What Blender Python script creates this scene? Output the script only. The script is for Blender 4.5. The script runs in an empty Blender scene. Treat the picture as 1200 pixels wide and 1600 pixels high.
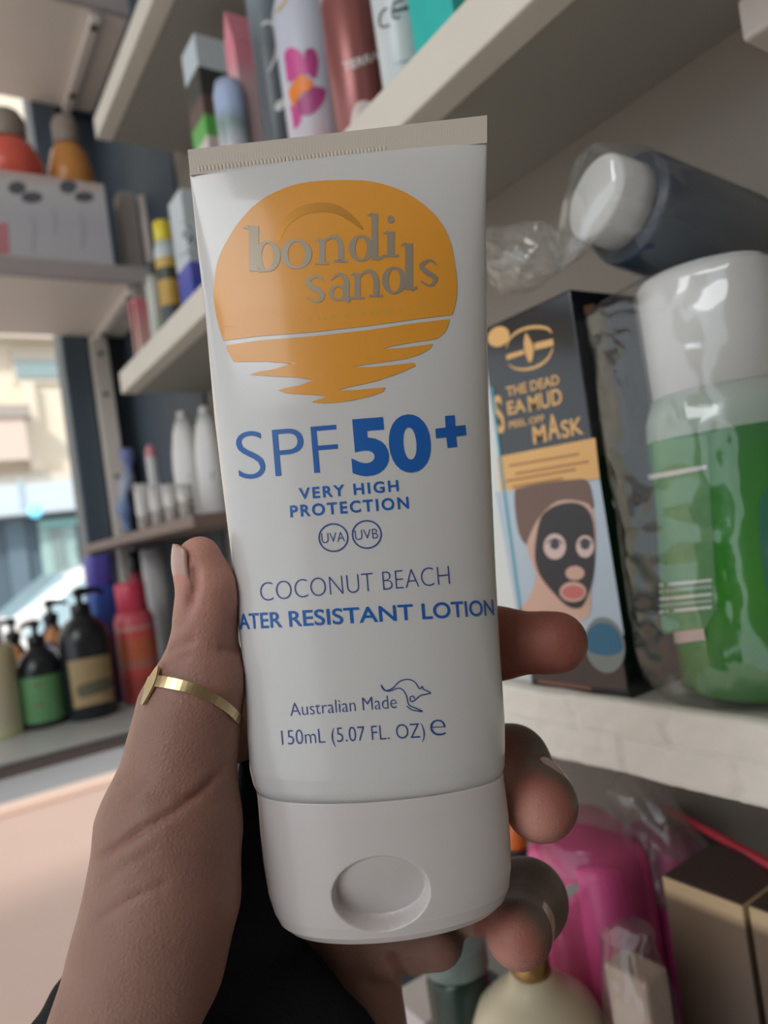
import bpy, bmesh, math, random
import numpy as np
from mathutils import Vector, Matrix, noise as mnoise

random.seed(7)
S = bpy.context.scene
COL = S.collection
PI = math.pi

# ------------------------------------------------------------------ camera
FPX = 1120.0                       # focal length in pixels of the 1200x1600 frame
YAW, PITCH, ROLL = math.radians(33.7), math.radians(1.33), math.radians(8.0)
ZC = 1.40                          # camera height above the shop floor
CAM = np.array([0.0, 0.0, ZC])
h_ = np.array([math.sin(YAW), math.cos(YAW), 0.0])
z_ = np.array([0.0, 0.0, 1.0])
FW = h_ * math.cos(PITCH) + z_ * math.sin(PITCH)
r0_ = np.array([math.cos(YAW), -math.sin(YAW), 0.0])
u0_ = -h_ * math.sin(PITCH) + z_ * math.cos(PITCH)
RT = r0_ * math.cos(ROLL) - u0_ * math.sin(ROLL)
UP = u0_ * math.cos(ROLL) + r0_ * math.sin(ROLL)
cd = bpy.data.cameras.new('camera')
cam = bpy.data.objects.new('camera', cd)
COL.objects.link(cam)
cam.matrix_world = Matrix(((RT[0], UP[0], -FW[0], CAM[0]), (RT[1], UP[1], -FW[1], CAM[1]),
                           (RT[2], UP[2], -FW[2], CAM[2]), (0, 0, 0, 1)))
cd.sensor_fit = 'HORIZONTAL'
cd.sensor_width = 27.0
cd.lens = FPX / 1200.0 * 27.0
cd.clip_start, cd.clip_end = 0.01, 100
cd.dof.use_dof = True
cd.dof.focus_distance = 0.157
cd.dof.aperture_fstop = 13.0
S.camera = cam

# ------------------------------------------------------------------ world, sun, lights, exposure
S.view_settings.view_transform = 'Standard'
S.view_settings.look = 'None'
S.view_settings.gamma = 1.0
S.view_settings.use_curve_mapping = False
S.view_settings.exposure = 0.25
w = bpy.data.worlds.new('sky')
S.world = w
w.use_nodes = True
wb = w.node_tree.nodes['Background']
wb.inputs['Color'].default_value = (0.86, 0.93, 1.0, 1)
wb.inputs['Strength'].default_value = 1.05
sd = bpy.data.lights.new('sun', 'SUN')
sd.energy, sd.angle, sd.color = 2.4, math.radians(6), (1.0, 0.96, 0.91)
so = bpy.data.objects.new('sun', sd)
COL.objects.link(so)
so.rotation_euler = Vector((-0.62, -0.55, 0.62)).to_track_quat('Z', 'Y').to_euler()
# daylight of the open shop front, behind and to the left of the photographer
ad = bpy.data.lights.new('shop_front_daylight', 'AREA')
ad.shape, ad.size, ad.size_y, ad.energy, ad.color = 'RECTANGLE', 1.0, 0.8, 9.5, (0.96, 0.98, 1.0)
ao = bpy.data.objects.new('shop_front_daylight', ad)
COL.objects.link(ao)
ao.location = (-1.30, -0.35, 2.38)
ao.rotation_euler = (Vector(ao.location) - Vector((0.25, 0.25, 1.4))).to_track_quat('Z', 'Y').to_euler()


# ------------------------------------------------------------------ pixel helpers
def ray(px, py):
    return FW + (px - 600.0) / FPX * RT - (py - 800.0) / FPX * UP

def P(px, py, d):
    return CAM + d * ray(px, py)

def on_axis(px, py, axis, val):
    r = ray(px, py)
    return CAM + r * ((val - CAM[axis]) / r[axis])

def c2w(a):
    """camera metric (right, down, depth) -> world, array (n,3)"""
    a = np.asarray(a, float)
    return CAM + a[:, :1] * RT - a[:, 1:2] * UP + a[:, 2:3] * FW

def pc(px, py, d):
    return np.array([(px - 600.0) / FPX * d, (py - 800.0) / FPX * d, d])

# ------------------------------------------------------------------ materials
MATS = {}
def lin(c):
    return tuple(((x / 255.0) / 12.92 if x / 255.0 <= 0.04045 else ((x / 255.0 + 0.055) / 1.055) ** 2.4) for x in c)

def mat(name, rgb, rough=0.5, metal=0.0, var=0.06, nscale=40.0, bump=0.0, bscale=120.0, trans=0.0, coat=0.0,
        sss=0.0, alpha=1.0, emit=0.0, spec=0.5):
    if name in MATS:
        return MATS[name]
    m = bpy.data.materials.new(name)
    m.use_nodes = True
    nt = m.node_tree
    b = nt.nodes['Principled BSDF']
    c = lin(rgb)
    tc = nt.nodes.new('ShaderNodeTexCoord')
    if var > 0:
        n = nt.nodes.new('ShaderNodeTexNoise')
        n.inputs['Scale'].default_value = nscale
        n.inputs['Detail'].default_value = 4
        nt.links.new(tc.outputs['Object'], n.inputs['Vector'])
        mx = nt.nodes.new('ShaderNodeMix')
        mx.data_type = 'RGBA'
        mx.inputs[6].default_value = (*[max(0, x * (1 - var)) for x in c], 1)
        mx.inputs[7].default_value = (*[min(1, x * (1 + var)) for x in c], 1)
        nt.links.new(n.outputs['Fac'], mx.inputs[0])
        nt.links.new(mx.outputs[2], b.inputs['Base Color'])
    else:
        b.inputs['Base Color'].default_value = (*c, 1)
    b.inputs['Roughness'].default_value = rough
    b.inputs['Metallic'].default_value = metal
    b.inputs['Specular IOR Level'].default_value = spec
    if trans:
        b.inputs['Transmission Weight'].default_value = trans
    if coat:
        b.inputs['Coat Weight'].default_value = coat
        b.inputs['Coat Roughness'].default_value = 0.12
    if sss:
        b.inputs['Subsurface Weight'].default_value = sss
        b.inputs['Subsurface Scale'].default_value = 0.004
        b.inputs['Subsurface Radius'].default_value = (1.0, 0.35, 0.2)
    if emit:
        b.inputs['Emission Color'].default_value = (*c, 1)
        b.inputs['Emission Strength'].default_value = emit
    if bump:
        n2 = nt.nodes.new('ShaderNodeTexNoise')
        n2.inputs['Scale'].default_value = bscale
        n2.inputs['Detail'].default_value = 5
        nt.links.new(tc.outputs['Object'], n2.inputs['Vector'])
        bp = nt.nodes.new('ShaderNodeBump')
        bp.inputs['Strength'].default_value = bump
        bp.inputs['Distance'].default_value = 0.002
        nt.links.new(n2.outputs['Fac'], bp.inputs['Height'])
        nt.links.new(bp.outputs['Normal'], b.inputs['Normal'])
    MATS[name] = m
    return m

def bands(name, stops, rough=0.4, axis='Z', soft=False, wob=0.0):
    """packaging print: colour bands along the generated axis, stops = [(pos, rgb)...]"""
    m = mat(name, (200, 200, 200), rough, var=0)
    nt = m.node_tree
    b = nt.nodes['Principled BSDF']
    tc = nt.nodes.new('ShaderNodeTexCoord')
    sp = nt.nodes.new('ShaderNodeSeparateXYZ')
    nt.links.new(tc.outputs['Generated'], sp.inputs[0])
    src = sp.outputs[axis]
    if wob:
        n = nt.nodes.new('ShaderNodeTexNoise')
        n.inputs['Scale'].default_value = 5.0
        nt.links.new(tc.outputs['Generated'], n.inputs['Vector'])
        ma = nt.nodes.new('ShaderNodeMath')
        ma.operation = 'MULTIPLY_ADD'
        nt.links.new(n.outputs['Fac'], ma.inputs[0])
        ma.inputs[1].default_value = wob
        nt.links.new(src, ma.inputs[2])
        mb = nt.nodes.new('ShaderNodeMath')
        mb.operation = 'SUBTRACT'
        nt.links.new(ma.outputs[0], mb.inputs[0])
        mb.inputs[1].default_value = wob * 0.5
        src = mb.outputs[0]
    cr = nt.nodes.new('ShaderNodeValToRGB')
    cr.color_ramp.interpolation = 'LINEAR' if soft else 'CONSTANT'
    el = cr.color_ramp.elements
    while len(el) < len(stops):
        el.new(0.5)
    for e, (p, c) in zip(el, stops):
        e.position = p
        e.color = (*lin(c), 1)
    nt.links.new(src, cr.inputs[0])
    nt.links.new(cr.outputs[0], b.inputs['Base Color'])
    return m

def film(name, rgb, gloss=0.35, scale=60.0, stretch=(1, 1, 1), strength=1.0, haze=0.12):
    """thin clear plastic film: mostly see-through, milky where wrinkled, glossy"""
    if name in MATS:
        return MATS[name]
    m = bpy.data.materials.new(name)
    m.use_nodes = True
    nt = m.node_tree
    nt.nodes.clear()
    out = nt.nodes.new('ShaderNodeOutputMaterial')
    tr = nt.nodes.new('ShaderNodeBsdfTransparent')
    tr.inputs[0].default_value = (0.93, 0.94, 0.94, 1)
    gl = nt.nodes.new('ShaderNodeBsdfGlossy')
    gl.inputs['Roughness'].default_value = 0.09
    gl.inputs['Color'].default_value = (0.9, 0.92, 0.93, 1)
    df = nt.nodes.new('ShaderNodeBsdfTranslucent')
    df.inputs[0].default_value = (*lin(rgb), 1)
    dd = nt.nodes.new('ShaderNodeBsdfDiffuse')
    dd.inputs[0].default_value = (*lin(rgb), 1)
    md = nt.nodes.new('ShaderNodeMixShader')
    md.inputs[0].default_value = 0.5
    nt.links.new(df.outputs[0], md.inputs[1])
    nt.links.new(dd.outputs[0], md.inputs[2])
    tc = nt.nodes.new('ShaderNodeTexCoord')
    mp = nt.nodes.new('ShaderNodeMapping')
    mp.inputs['Scale'].default_value = stretch
    nt.links.new(tc.outputs['Object'], mp.inputs[0])
    nz = nt.nodes.new('ShaderNodeTexNoise')
    nz.noise_type = 'RIDGED_MULTIFRACTAL'
    nz.inputs['Scale'].default_value = scale
    nz.inputs['Detail'].default_value = 3
    nt.links.new(mp.outputs[0], nz.inputs['Vector'])
    bp = nt.nodes.new('ShaderNodeBump')
    bp.inputs['Strength'].default_value = strength
    bp.inputs['Distance'].default_value = 0.004
    nt.links.new(nz.outputs['Fac'], bp.inputs['Height'])
    for x in (gl, df, dd):
        nt.links.new(bp.outputs['Normal'], x.inputs['Normal'])
    lw = nt.nodes.new('ShaderNodeLayerWeight')
    lw.inputs[0].default_value = 0.25
    nt.links.new(bp.outputs['Normal'], lw.inputs['Normal'])
    cr = nt.nodes.new('ShaderNodeMapRange')
    cr.inputs[1].default_value, cr.inputs[2].default_value = 0.35, 1.25
    cr.inputs[3].default_value, cr.inputs[4].default_value = haze * 0.35, haze * 1.8
    nt.links.new(nz.outputs['Fac'], cr.inputs[0])
    m1 = nt.nodes.new('ShaderNodeMixShader')
    nt.links.new(cr.outputs[0], m1.inputs[0])
    nt.links.new(tr.outputs[0], m1.inputs[1])
    nt.links.new(md.outputs[0], m1.inputs[2])
    mg = nt.nodes.new('ShaderNodeMath')
    mg.operation = 'MULTIPLY_ADD'
    pw = nt.nodes.new('ShaderNodeMath')
    pw.operation = 'POWER'
    nt.links.new(lw.outputs['Facing'], pw.inputs[0])
    pw.inputs[1].default_value = 2.0
    nt.links.new(pw.outputs[0], mg.inputs[0])
    mg.inputs[1].default_value = gloss
    mg.inputs[2].default_value = gloss * 0.25
    m2 = nt.nodes.new('ShaderNodeMixShader')
    nt.links.new(mg.outputs[0], m2.inputs[0])
    nt.links.new(m1.outputs[0], m2.inputs[1])
    nt.links.new(gl.outputs[0], m2.inputs[2])
    nt.links.new(m2.outputs[0], out.inputs[0])
    MATS[name] = m
    return m

# ------------------------------------------------------------------ mesh helpers
WM = {}
def wmat(o):
    return WM.get(o.name, Matrix.Identity(4)) if o is not None else Matrix.Identity(4)

def tag(o, label=None, cat=None, group=None, kind=None):
    if label: o['label'] = label
    if cat: o['category'] = cat
    if group: o['group'] = group
    if kind: o['kind'] = kind
    return o

def root(name, label, cat, loc, rz=0.0, group=None, rx=0.0, ry=0.0):
    o = bpy.data.objects.new(name, None)
    COL.objects.link(o)
    o.empty_display_size = 0.02
    o.location = loc
    o.rotation_euler = (rx, ry, rz)
    WM[o.name] = Matrix.Translation(Vector(loc)) @ o.rotation_euler.to_matrix().to_4x4()
    return tag(o, label, cat, group)

def mk(name, v, f, m, par=None, world=False, smooth=True, kind=None):
    """link one mesh object; v in the parent's frame, or in world coordinates"""
    v = np.asarray(v, float).reshape(-1, 3)
    loc = None
    if par is not None:
        if world:
            A = np.array(wmat(par).inverted())
            v = v @ A[:3, :3].T + A[:3, 3]
    else:
        loc = np.array([(v[:, 0].min() + v[:, 0].max()) / 2, (v[:, 1].min() + v[:, 1].max()) / 2, v[:, 2].min()])
        v = v - loc
    me = bpy.data.meshes.new(name)
    me.from_pydata(v.tolist(), [], [tuple(int(i) for i in x) for x in f])
    if smooth:
        me.polygons.foreach_set('use_smooth', [True] * len(me.polygons))
    if m is not None:
        me.materials.append(m)
    if len(f) > 3:
        bm = bmesh.new()
        bm.from_mesh(me)
        bmesh.ops.recalc_face_normals(bm, faces=bm.faces)
        bm.to_mesh(me)
        bm.free()
    me.update()
    o = bpy.data.objects.new(name, me)
    COL.objects.link(o)
    if par is not None:
        o.parent = par
        WM[o.name] = wmat(par).copy()
    else:
        o.location = loc
        WM[o.name] = Matrix.Translation(Vector(loc))
    if kind: o['kind'] = kind
    return o

def bm_out(bm):
    bm.verts.ensure_lookup_table()
    bm.verts.index_update()
    v = np.array([x.co[:] for x in bm.verts])
    f = [[q.index for q in p.verts] for p in bm.faces]
    bm.free()
    return v, f

def box(x0, x1, y0, y1, z0, z1, bev=0.0, seg=2):
    bm = bmesh.new()
    bmesh.ops.create_cube(bm, size=1.0)
    for q in bm.verts:
        q.co = Vector((x0 + (q.co.x + .5) * (x1 - x0), y0 + (q.co.y + .5) * (y1 - y0), z0 + (q.co.z + .5) * (z1 - z0)))
    if bev > 0:
        bmesh.ops.bevel(bm, geom=list(bm.edges), offset=bev, segments=seg, affect='EDGES', profile=0.5)
    return bm_out(bm)

def join(*parts):
    V, F, n = [], [], 0
    for v, f in parts:
        v = np.asarray(v, float).reshape(-1, 3)
        V.append(v)
        F += [[i + n for i in x] for x in f]
        n += len(v)
    return np.vstack(V), F

def lathe(prof, seg=32, sx=1.0, sy=1.0, p=2.0, cx=0.0, cy=0.0, z0=0.0):
    """profile [(r,z)] turned round z; sx, sy squash, p = superellipse power"""
    V, F = [], []
    n = seg
    for r, z in prof:
        for i in range(n):
            a = 2 * PI * i / n
            c, s = math.cos(a), math.sin(a)
            V.append((cx + r * sx * math.copysign(abs(c) ** (2 / p), c), cy + r * sy * math.copysign(abs(s) ** (2 / p), s), z0 + z))
    for k in range(len(prof) - 1):
        for i in range(n):
            j = (i + 1) % n
            F.append([k * n + i, k * n + j, (k + 1) * n + j, (k + 1) * n + i])
    F.append(list(range(n))[::-1])
    F.append([(len(prof) - 1) * n + i for i in range(n)])
    return np.array(V), F

def sweep(pts, rad, seg=12, caps=True):
    pts = [Vector(p) for p in pts]
    V, F = [], []
    t0 = (pts[1] - pts[0]).normalized()
    a = Vector((0, 0, 1)) if abs(t0.z) < .9 else Vector((1, 0, 0))
    nrm = (a - t0 * a.dot(t0)).normalized()
    for k, p in enumerate(pts):
        t = (pts[min(k + 1, len(pts) - 1)] - pts[max(k - 1, 0)]).normalized()
        nrm = (nrm - t * nrm.dot(t)).normalized()
        bn = t.cross(nrm)
        r = rad[k] if hasattr(rad, '__len__') else rad
        for i in range(seg):
            an = 2 * PI * i / seg
            V.append(p + nrm * (r * math.cos(an)) + bn * (r * math.sin(an)))
    for k in range(len(pts) - 1):
        for i in range(seg):
            j = (i + 1) % seg
            F.append([k * seg + i, k * seg + j, (k + 1) * seg + j, (k + 1) * seg + i])
    if caps:
        F.append(list(range(seg))[::-1])
        F.append([(len(pts) - 1) * seg + i for i in range(seg)])
    return np.array([tuple(x) for x in V]), F

def xform(v, M):
    A = np.array(M)
    return np.asarray(v) @ A[:3, :3].T + A[:3, 3]

# ------------------------------------------------------------------ flat print: glyphs and outlines -> meshes laid on a surface
def curve_mesh(cu):
    o = bpy.data.objects.new('tmp', cu)
    COL.objects.link(o)
    dg = bpy.context.evaluated_depsgraph_get()
    me = bpy.data.meshes.new_from_object(o.evaluated_get(dg))
    v = np.array([q.co[:] for q in me.vertices]).reshape(-1, 3)
    f = [list(p.vertices) for p in me.polygons]
    bpy.data.objects.remove(o)
    bpy.data.curves.remove(cu)
    bpy.data.meshes.remove(me)
    return v, f

def glyphs(s, offset=0.0, spacing=1.0):
    cu = bpy.data.curves.new('t', 'FONT')
    cu.body = s
    cu.offset = offset
    cu.space_character = spacing
    cu.resolution_u = 6
    return curve_mesh(cu)

def poly(loops):
    """2-D outlines (even-odd) to a filled mesh"""
    cu = bpy.data.curves.new('p', 'CURVE')
    cu.dimensions = '2D'
    cu.fill_mode = 'BOTH'
    for lp in loops:
        sp = cu.splines.new('POLY')
        sp.points.add(len(lp) - 1)
        for q, (x, y) in zip(sp.points, lp):
            q.co = (x, y, 0, 1)
        sp.use_cyclic_u = True
    return curve_mesh(cu)

def cut(v, f, step):
    """slice a flat mesh along x so that it can bend"""
    bm = bmesh.new()
    vs = [bm.verts.new(p) for p in v]
    for x in f:
        try:
            bm.faces.new([vs[i] for i in x])
        except ValueError:
            pass
    lo, hi = v[:, 0].min(), v[:, 0].max()
    for ax in (0, 1):
        lo, hi = v[:, ax].min(), v[:, ax].max()
        x = lo + step
        while x < hi:
            co, no = [0, 0, 0], [0, 0, 0]
            co[ax], no[ax] = x, 1
            bmesh.ops.bisect_plane(bm, geom=list(bm.verts) + list(bm.edges) + list(bm.faces), plane_co=co, plane_no=no)
            x += step
    return bm_out(bm)

def smooth_loop(pts, n=4, closed=True):
    """Catmull-Rom through points"""
    out, m = [], len(pts)
    for i in range(m if closed else m - 1):
        p0, p1, p2, p3 = [np.array(pts[(i + k) % m] if closed else pts[min(max(i + k, 0), m - 1)], float) for k in (-1, 0, 1, 2)]
        for k in range(n):
            t = k / n
            out.append(tuple(0.5 * ((2 * p1) + (p2 - p0) * t + (2 * p0 - 5 * p1 + 4 * p2 - p3) * t * t + (3 * p1 - p0 - 3 * p2 + p3) * t ** 3)))
    if not closed:
        out.append(tuple(pts[-1]))
    return out

def stroke(pts, wd, n=5):
    """ribbon of width wd (number or list) along a smoothed open path -> outline"""
    p = np.array(smooth_loop(pts, n, False))
    if hasattr(wd, '__len__'):
        ww = np.interp(np.linspace(0, 1, len(p)), np.linspace(0, 1, len(wd)), wd)
    else:
        ww = np.full(len(p), wd)
    t = np.gradient(p, axis=0)
    t /= np.linalg.norm(t, axis=1)[:, None] + 1e-9
    nn = np.stack([-t[:, 1], t[:, 0]], 1) * ww[:, None] / 2
    return [tuple(x) for x in np.vstack([p + nn, (p - nn)[::-1]])]

def text_px(s, a, b, cap, lean=0.085, offset=0.0, spacing=1.0):
    """glyph mesh laid in pixel space from a to b along the baseline, capital height cap px"""
    v, f = glyphs(s, offset, spacing)
    x0, x1 = v[:, 0].min(), v[:, 0].max()
    cv, _ = glyphs('H', offset)
    ch = cv[:, 1].max() - max(cv[:, 1].min(), 0)
    u = (v[:, 0] - x0) / (x1 - x0)
    hh = v[:, 1] / ch * cap
    q = np.zeros((len(v), 3))
    q[:, 0] = a[0] + u * (b[0] - a[0]) - lean * hh
    q[:, 1] = a[1] + u * (b[1] - a[1]) - hh
    return q, f

# ------------------------------------------------------------------ signed distance modelling (skin, cloth)
def sd_cone(p, a, b, ra, rb):
    ba = b - a
    t = np.clip(((p - a) @ ba) / (ba @ ba), 0, 1)
    d = p - a - t[..., None] * ba
    return np.sqrt((d * d).sum(-1)) - (ra + (rb - ra) * t)

def smin(a, b, k):
    h = np.maximum(k - np.abs(a - b), 0) / k
    return np.minimum(a, b) - h * h * k * 0.25

def surface_nets(fn, lo, hi, step):
    lo, hi = np.array(lo, float), np.array(hi, float)
    n = np.ceil((hi - lo) / step).astype(int) + 1
    ax = [(lo[i] + step * np.arange(n[i])).astype(np.float32) for i in range(3)]
    V = np.empty(tuple(n), np.float32)
    for i in range(0, n[0], 24):
        g = np.stack(np.meshgrid(ax[0][i:i + 24], ax[1], ax[2], indexing='ij'), -1)
        V[i:i + 24] = fn(g)
    c = [V[i:n[0] - 1 + i, j:n[1] - 1 + j, k:n[2] - 1 + k] for i in (0, 1) for j in (0, 1) for k in (0, 1)]
    neg = sum((x < 0).astype(np.int8) for x in c)
    act = (neg > 0) & (neg < 8)
    ids = -np.ones(act.shape, int)
    idx = np.argwhere(act)
    ids[act] = np.arange(len(idx))
    vals = np.stack([x[act] for x in c], 1)
    cor = np.array([(i, j, k) for i in (0, 1) for j in (0, 1) for k in (0, 1)], float)
    acc, cnt = np.zeros((len(idx), 3)), np.zeros(len(idx))
    for a in range(8):
        for b in range(a + 1, 8):
            if abs(cor[a] - cor[b]).sum() == 1:
                va, vb = vals[:, a], vals[:, b]
                m = (va < 0) != (vb < 0)
                t = np.where(m, va / np.where(m, va - vb, 1), 0)
                acc += np.where(m[:, None], cor[a] + t[:, None] * (cor[b] - cor[a]), 0)
                cnt += m
    verts = lo + step * (idx + acc / cnt[:, None])
    F = []
    for d in range(3):
        e1, e2 = [(1, 2), (2, 0), (0, 1)][d]
        s0 = [slice(1, -1)] * 3
        s0[d] = slice(0, n[d] - 1)
        s1 = list(s0)
        s1[d] = slice(1, n[d])
        A, B = V[tuple(s0)] < 0, V[tuple(s1)] < 0
        for flip in (False, True):
            q = np.argwhere((A & ~B) if not flip else (~A & B))
            off = np.ones(3, int)
            off[d] = 0
            q = q + off
            def cell(o1, o2):
                r = q.copy()
                r[:, e1] += o1
                r[:, e2] += o2
                return ids[r[:, 0], r[:, 1], r[:, 2]]
            quad = np.stack([cell(-1, -1), cell(0, -1), cell(0, 0), cell(-1, 0)], 1)
            if flip:
                quad = quad[:, ::-1]
            F.append(quad[(quad >= 0).all(1)])
    return verts, np.vstack(F)

def grad(fn, v, e=0.0004):
    g = np.zeros_like(v)
    for i in range(3):
        d = np.zeros(3)
        d[i] = e
        g[:, i] = fn(v + d) - fn(v - d)
    return g / (np.linalg.norm(g, axis=1)[:, None] + 1e-12)

# ================================================================== THE SETTING
def struct(name, vf, m, par=None, smooth=False):
    o = mk(name, vf[0], vf[1], m, par, world=True, smooth=smooth)
    if par is None:
        o['kind'] = 'structure'
    return o

XF, XW = 0.240, 0.352                 # shelf fronts, wall behind the shelves
YE = 0.905                            # far end of the main shelves
YW = 1.27                             # plane of the front window
def Z(dz): return ZC + dz

m_wall = mat('wall_paint', (130, 122, 112), 0.8, var=0.05, nscale=6, bump=0.15, bscale=90)
m_floor = mat('floor_tile', (214, 208, 200), 0.45, var=0.06, nscale=5)
m_ceil = mat('ceiling_paint', (205, 196, 184), 0.85, var=0.03, nscale=4)
m_dark = mat('dark_panel', (62, 74, 84), 0.6, var=0.12, nscale=7)
m_post = mat('window_post_paint', (84, 98, 110), 0.5, var=0.08, nscale=12)
m_pale = mat('pale_board', (236, 228, 218), 0.55, var=0.05, nscale=9)
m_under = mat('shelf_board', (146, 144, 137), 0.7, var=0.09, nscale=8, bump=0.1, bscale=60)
m_edge = mat('shelf_lipping', (214, 209, 198), 0.55, var=0.05, nscale=25, bump=0.12, bscale=70)
m_metal = mat('screw_metal', (90, 84, 80), 0.4, metal=0.8)

struct('floor', box(-3.6, 0.40, -2.2, YW, -0.05, 0.0), m_floor)
struct('wall_right', box(XW, XW + 0.1, -1.6, YW + 0.05, 0.0, 2.75), m_wall)
struct('wall_back_added', box(-3.0, XW + 0.1, -1.7, -1.6, 0.0, 2.75), m_wall)  # unseen wall, added to keep ambient light off the shelves
struct('ceiling', box(-3.0, XW + 0.1, -1.7, YW + 0.05, 2.75, 2.85), m_ceil)
# window wall: sill wall under the ledge, dark pier beside the wall, header
struct('wall_front', join(box(0.29, XW, YW, YW + 0.06, 0.0, 2.75), box(-3.0, 0.29, YW, YW + 0.06, 2.35, 2.75)), m_dark)
win = root('window_1', None, None, (-0.6, YW, Z(-0.20)))
win['kind'] = 'structure'
struct('window_frame', join(box(0.247, 0.288, YW - 0.012, YW + 0.05, Z(-0.20), 2.35, 0.003),
                            box(-1.5, 0.247, YW + 0.0, YW + 0.05, 2.31, 2.35)), m_post, win)

# dark lining of the recess between the shelves and the window
struct('trim_1', box(XW - .004, XW, 0.915, YW, 0.0, 2.75), m_dark)

# --- shelf boards
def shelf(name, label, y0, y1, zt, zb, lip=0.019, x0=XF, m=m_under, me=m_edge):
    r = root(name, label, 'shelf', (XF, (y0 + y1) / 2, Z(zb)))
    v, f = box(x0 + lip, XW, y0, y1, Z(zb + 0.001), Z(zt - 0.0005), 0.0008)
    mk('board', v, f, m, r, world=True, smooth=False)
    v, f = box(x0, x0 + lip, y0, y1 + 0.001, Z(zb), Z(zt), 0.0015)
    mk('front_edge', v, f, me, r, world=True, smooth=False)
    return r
A_T, A_B, B_T, B_B, C_T, C_B, D_T = 0.541, 0.515, 0.238, 0.211, -0.087, -0.116, -0.362
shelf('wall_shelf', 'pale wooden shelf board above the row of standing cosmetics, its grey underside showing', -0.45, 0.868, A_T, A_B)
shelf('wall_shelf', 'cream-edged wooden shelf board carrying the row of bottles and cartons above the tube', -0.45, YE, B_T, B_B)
# support block under the shelf, screwed to the wall
rb = root('shelf_bracket', 'pale wooden bracket block screwed under the cream-edged shelf board', 'bracket', (0.341, 0.126, Z(0.192)))
v, f = box(0.330, XW, 0.095, 0.158, Z(0.192), Z(B_B), 0.002)
mk('block', v, f, m_pale, rb, world=True, smooth=False)
v, f = lathe([(0.003, 0), (0.003, 0.002), (0.001, 0.003)], 12)
mk('screw', xform(v, Matrix.Translation((0.330, 0.126, Z(0.201))) @ Matrix.Rotation(-PI / 2, 4, 'Y')), f, m_metal, rb, world=True)

# lower shelf with the embossed white edge covering
rc = root('wall_shelf', 'shelf board with crinkled white embossed edge covering under the mud mask box', 'shelf', (XF, 0.2, Z(C_B)))
v, f = box(XF + 0.004, XW, -0.45, YE - 0.16, Z(C_B), Z(C_T), 0.001)
mk('board', v, f, mat('shelf_top_paint', (196, 192, 182), 0.6, var=0.06, nscale=15, bump=0.1), rc, world=True, smooth=False)
m_emb = mat('embossed_foil', (226, 222, 214), 0.5, var=0.03, nscale=40, bump=0.35, bscale=160)
V, F = [], []
ny, nz = 560, 22
ys = np.linspace(-0.40, YE - 0.16, ny)
def emboss(y, t):
    row = int(t * 2.0)
    yy = y / 0.052 + 0.5 * row + 0.12 * mnoise.noise((y * 40, t * 3, 1.7))
    fr = abs((yy % 1.0) - 0.5) * 2
    d = 0.0017 * min(1, (1 - fr) * 14)
    tt = abs((t * 2.0) % 1.0 - 0.5) * 2
    d *= 0.35 + 0.65 * min(1, (1 - tt) * 6)
    return d + 0.0007 * mnoise.noise((y * 130, t * 5, 0.3)) + 0.0005 * mnoise.noise((y * 300, t * 11, 4))
for y in ys:
    for k in range(nz + 1):
        t = k / nz
        sag = 0.0012 * mnoise.noise((y * 22, 3.1, 0))
        V.append((XF + 0.002 - emboss(y, t), y, Z(C_B) - 0.001 + sag + (C_T - C_B + 0.0022) * t))
n1 = nz + 1
for i in range(ny - 1):
    for k in range(nz):
        F.append([i * n1 + k, i * n1 + k + 1, (i + 1) * n1 + k + 1, (i + 1) * n1 + k])
# fold over the top
base = len(V)
for y in ys:
    V.append((XF + 0.008 + 0.001 * mnoise.noise((y * 60, 0, 8)), y, Z(C_T) + 0.0008))
for i in range(ny - 1):
    F.append([i * n1 + nz, base + i, base + i + 1, (i + 1) * n1 + nz])
mk('edge_covering', V, F, m_emb, rc, world=True)
# deep lower shelf
shelf('wall_shelf', 'deep dark lower shelf board under the cream pump bottle and gold cartons', -0.45, YE - 0.16, D_T, D_T - 0.025, x0=0.17, m=m_dark, me=m_dark)

# --- shelves across the window and the display ledge
def cross_shelf(label, y0, y1, zt, zb, x0=-1.2, x1=XW):
    r = root('window_shelf', label, 'shelf', (0, y0, Z(zb)))
    v, f = box(x0, x1, y0 + 0.012, y1, Z(zb + 0.001), Z(zt - 0.001))
    mk('board', v, f, m_pale, r, world=True, smooth=False)
    v, f = box(x0, x1, y0, y0 + 0.012, Z(zb), Z(zt), 0.002)
    mk('front_edge', v, f, mat('mauve_edge', (172, 164, 164), 0.5, var=0.05), r, world=True, smooth=False)
    return r
U_T, U_B = 0.416, 0.392
cross_shelf('mauve-edged pale shelf across the window carrying the white carton of round logos', 1.0, YW - 0.013, U_T, U_B)
cross_shelf('topmost pale shelf across the window, only its lit underside showing', 1.0, YW - 0.013, 0.818, 0.792)
for zb, lb in ((U_B, 'thin pale cleat screwed under the mauve-edged window shelf'), (0.792, 'thin pale cleat screwed under the topmost window shelf')):
    r = root('shelf_cleat', lb, 'cleat', (0.306, 1.03, Z(zb - 0.012)))
    v, f = box(0.296, 0.309, 1.015, YW - 0.016, Z(zb - 0.012), Z(zb - 0.0002), 0.001)
    mk('strip', v, f, mat('cleat_paint', (222, 214, 206), 0.5), r, world=True, smooth=False)
    for yy in (1.03, 1.2):
        v, f = lathe([(0.006, 0), (0.006, 0.002), (0.002, 0.004)], 12)
        mk('screw', xform(v, Matrix.Translation((0.302, yy, Z(zb - 0.012))) @ Matrix.Rotation(PI, 4, 'X')), f, m_metal, r, world=True)
r = root('upright_board', 'pale upright board with screws beside the dark window post', 'board', (0.30, YW - 0.03, Z(-0.18)))
v, f = box(0.291, 0.318, YW - 0.026, YW - 0.001, Z(-0.18), Z(U_B), 0.001)
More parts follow.
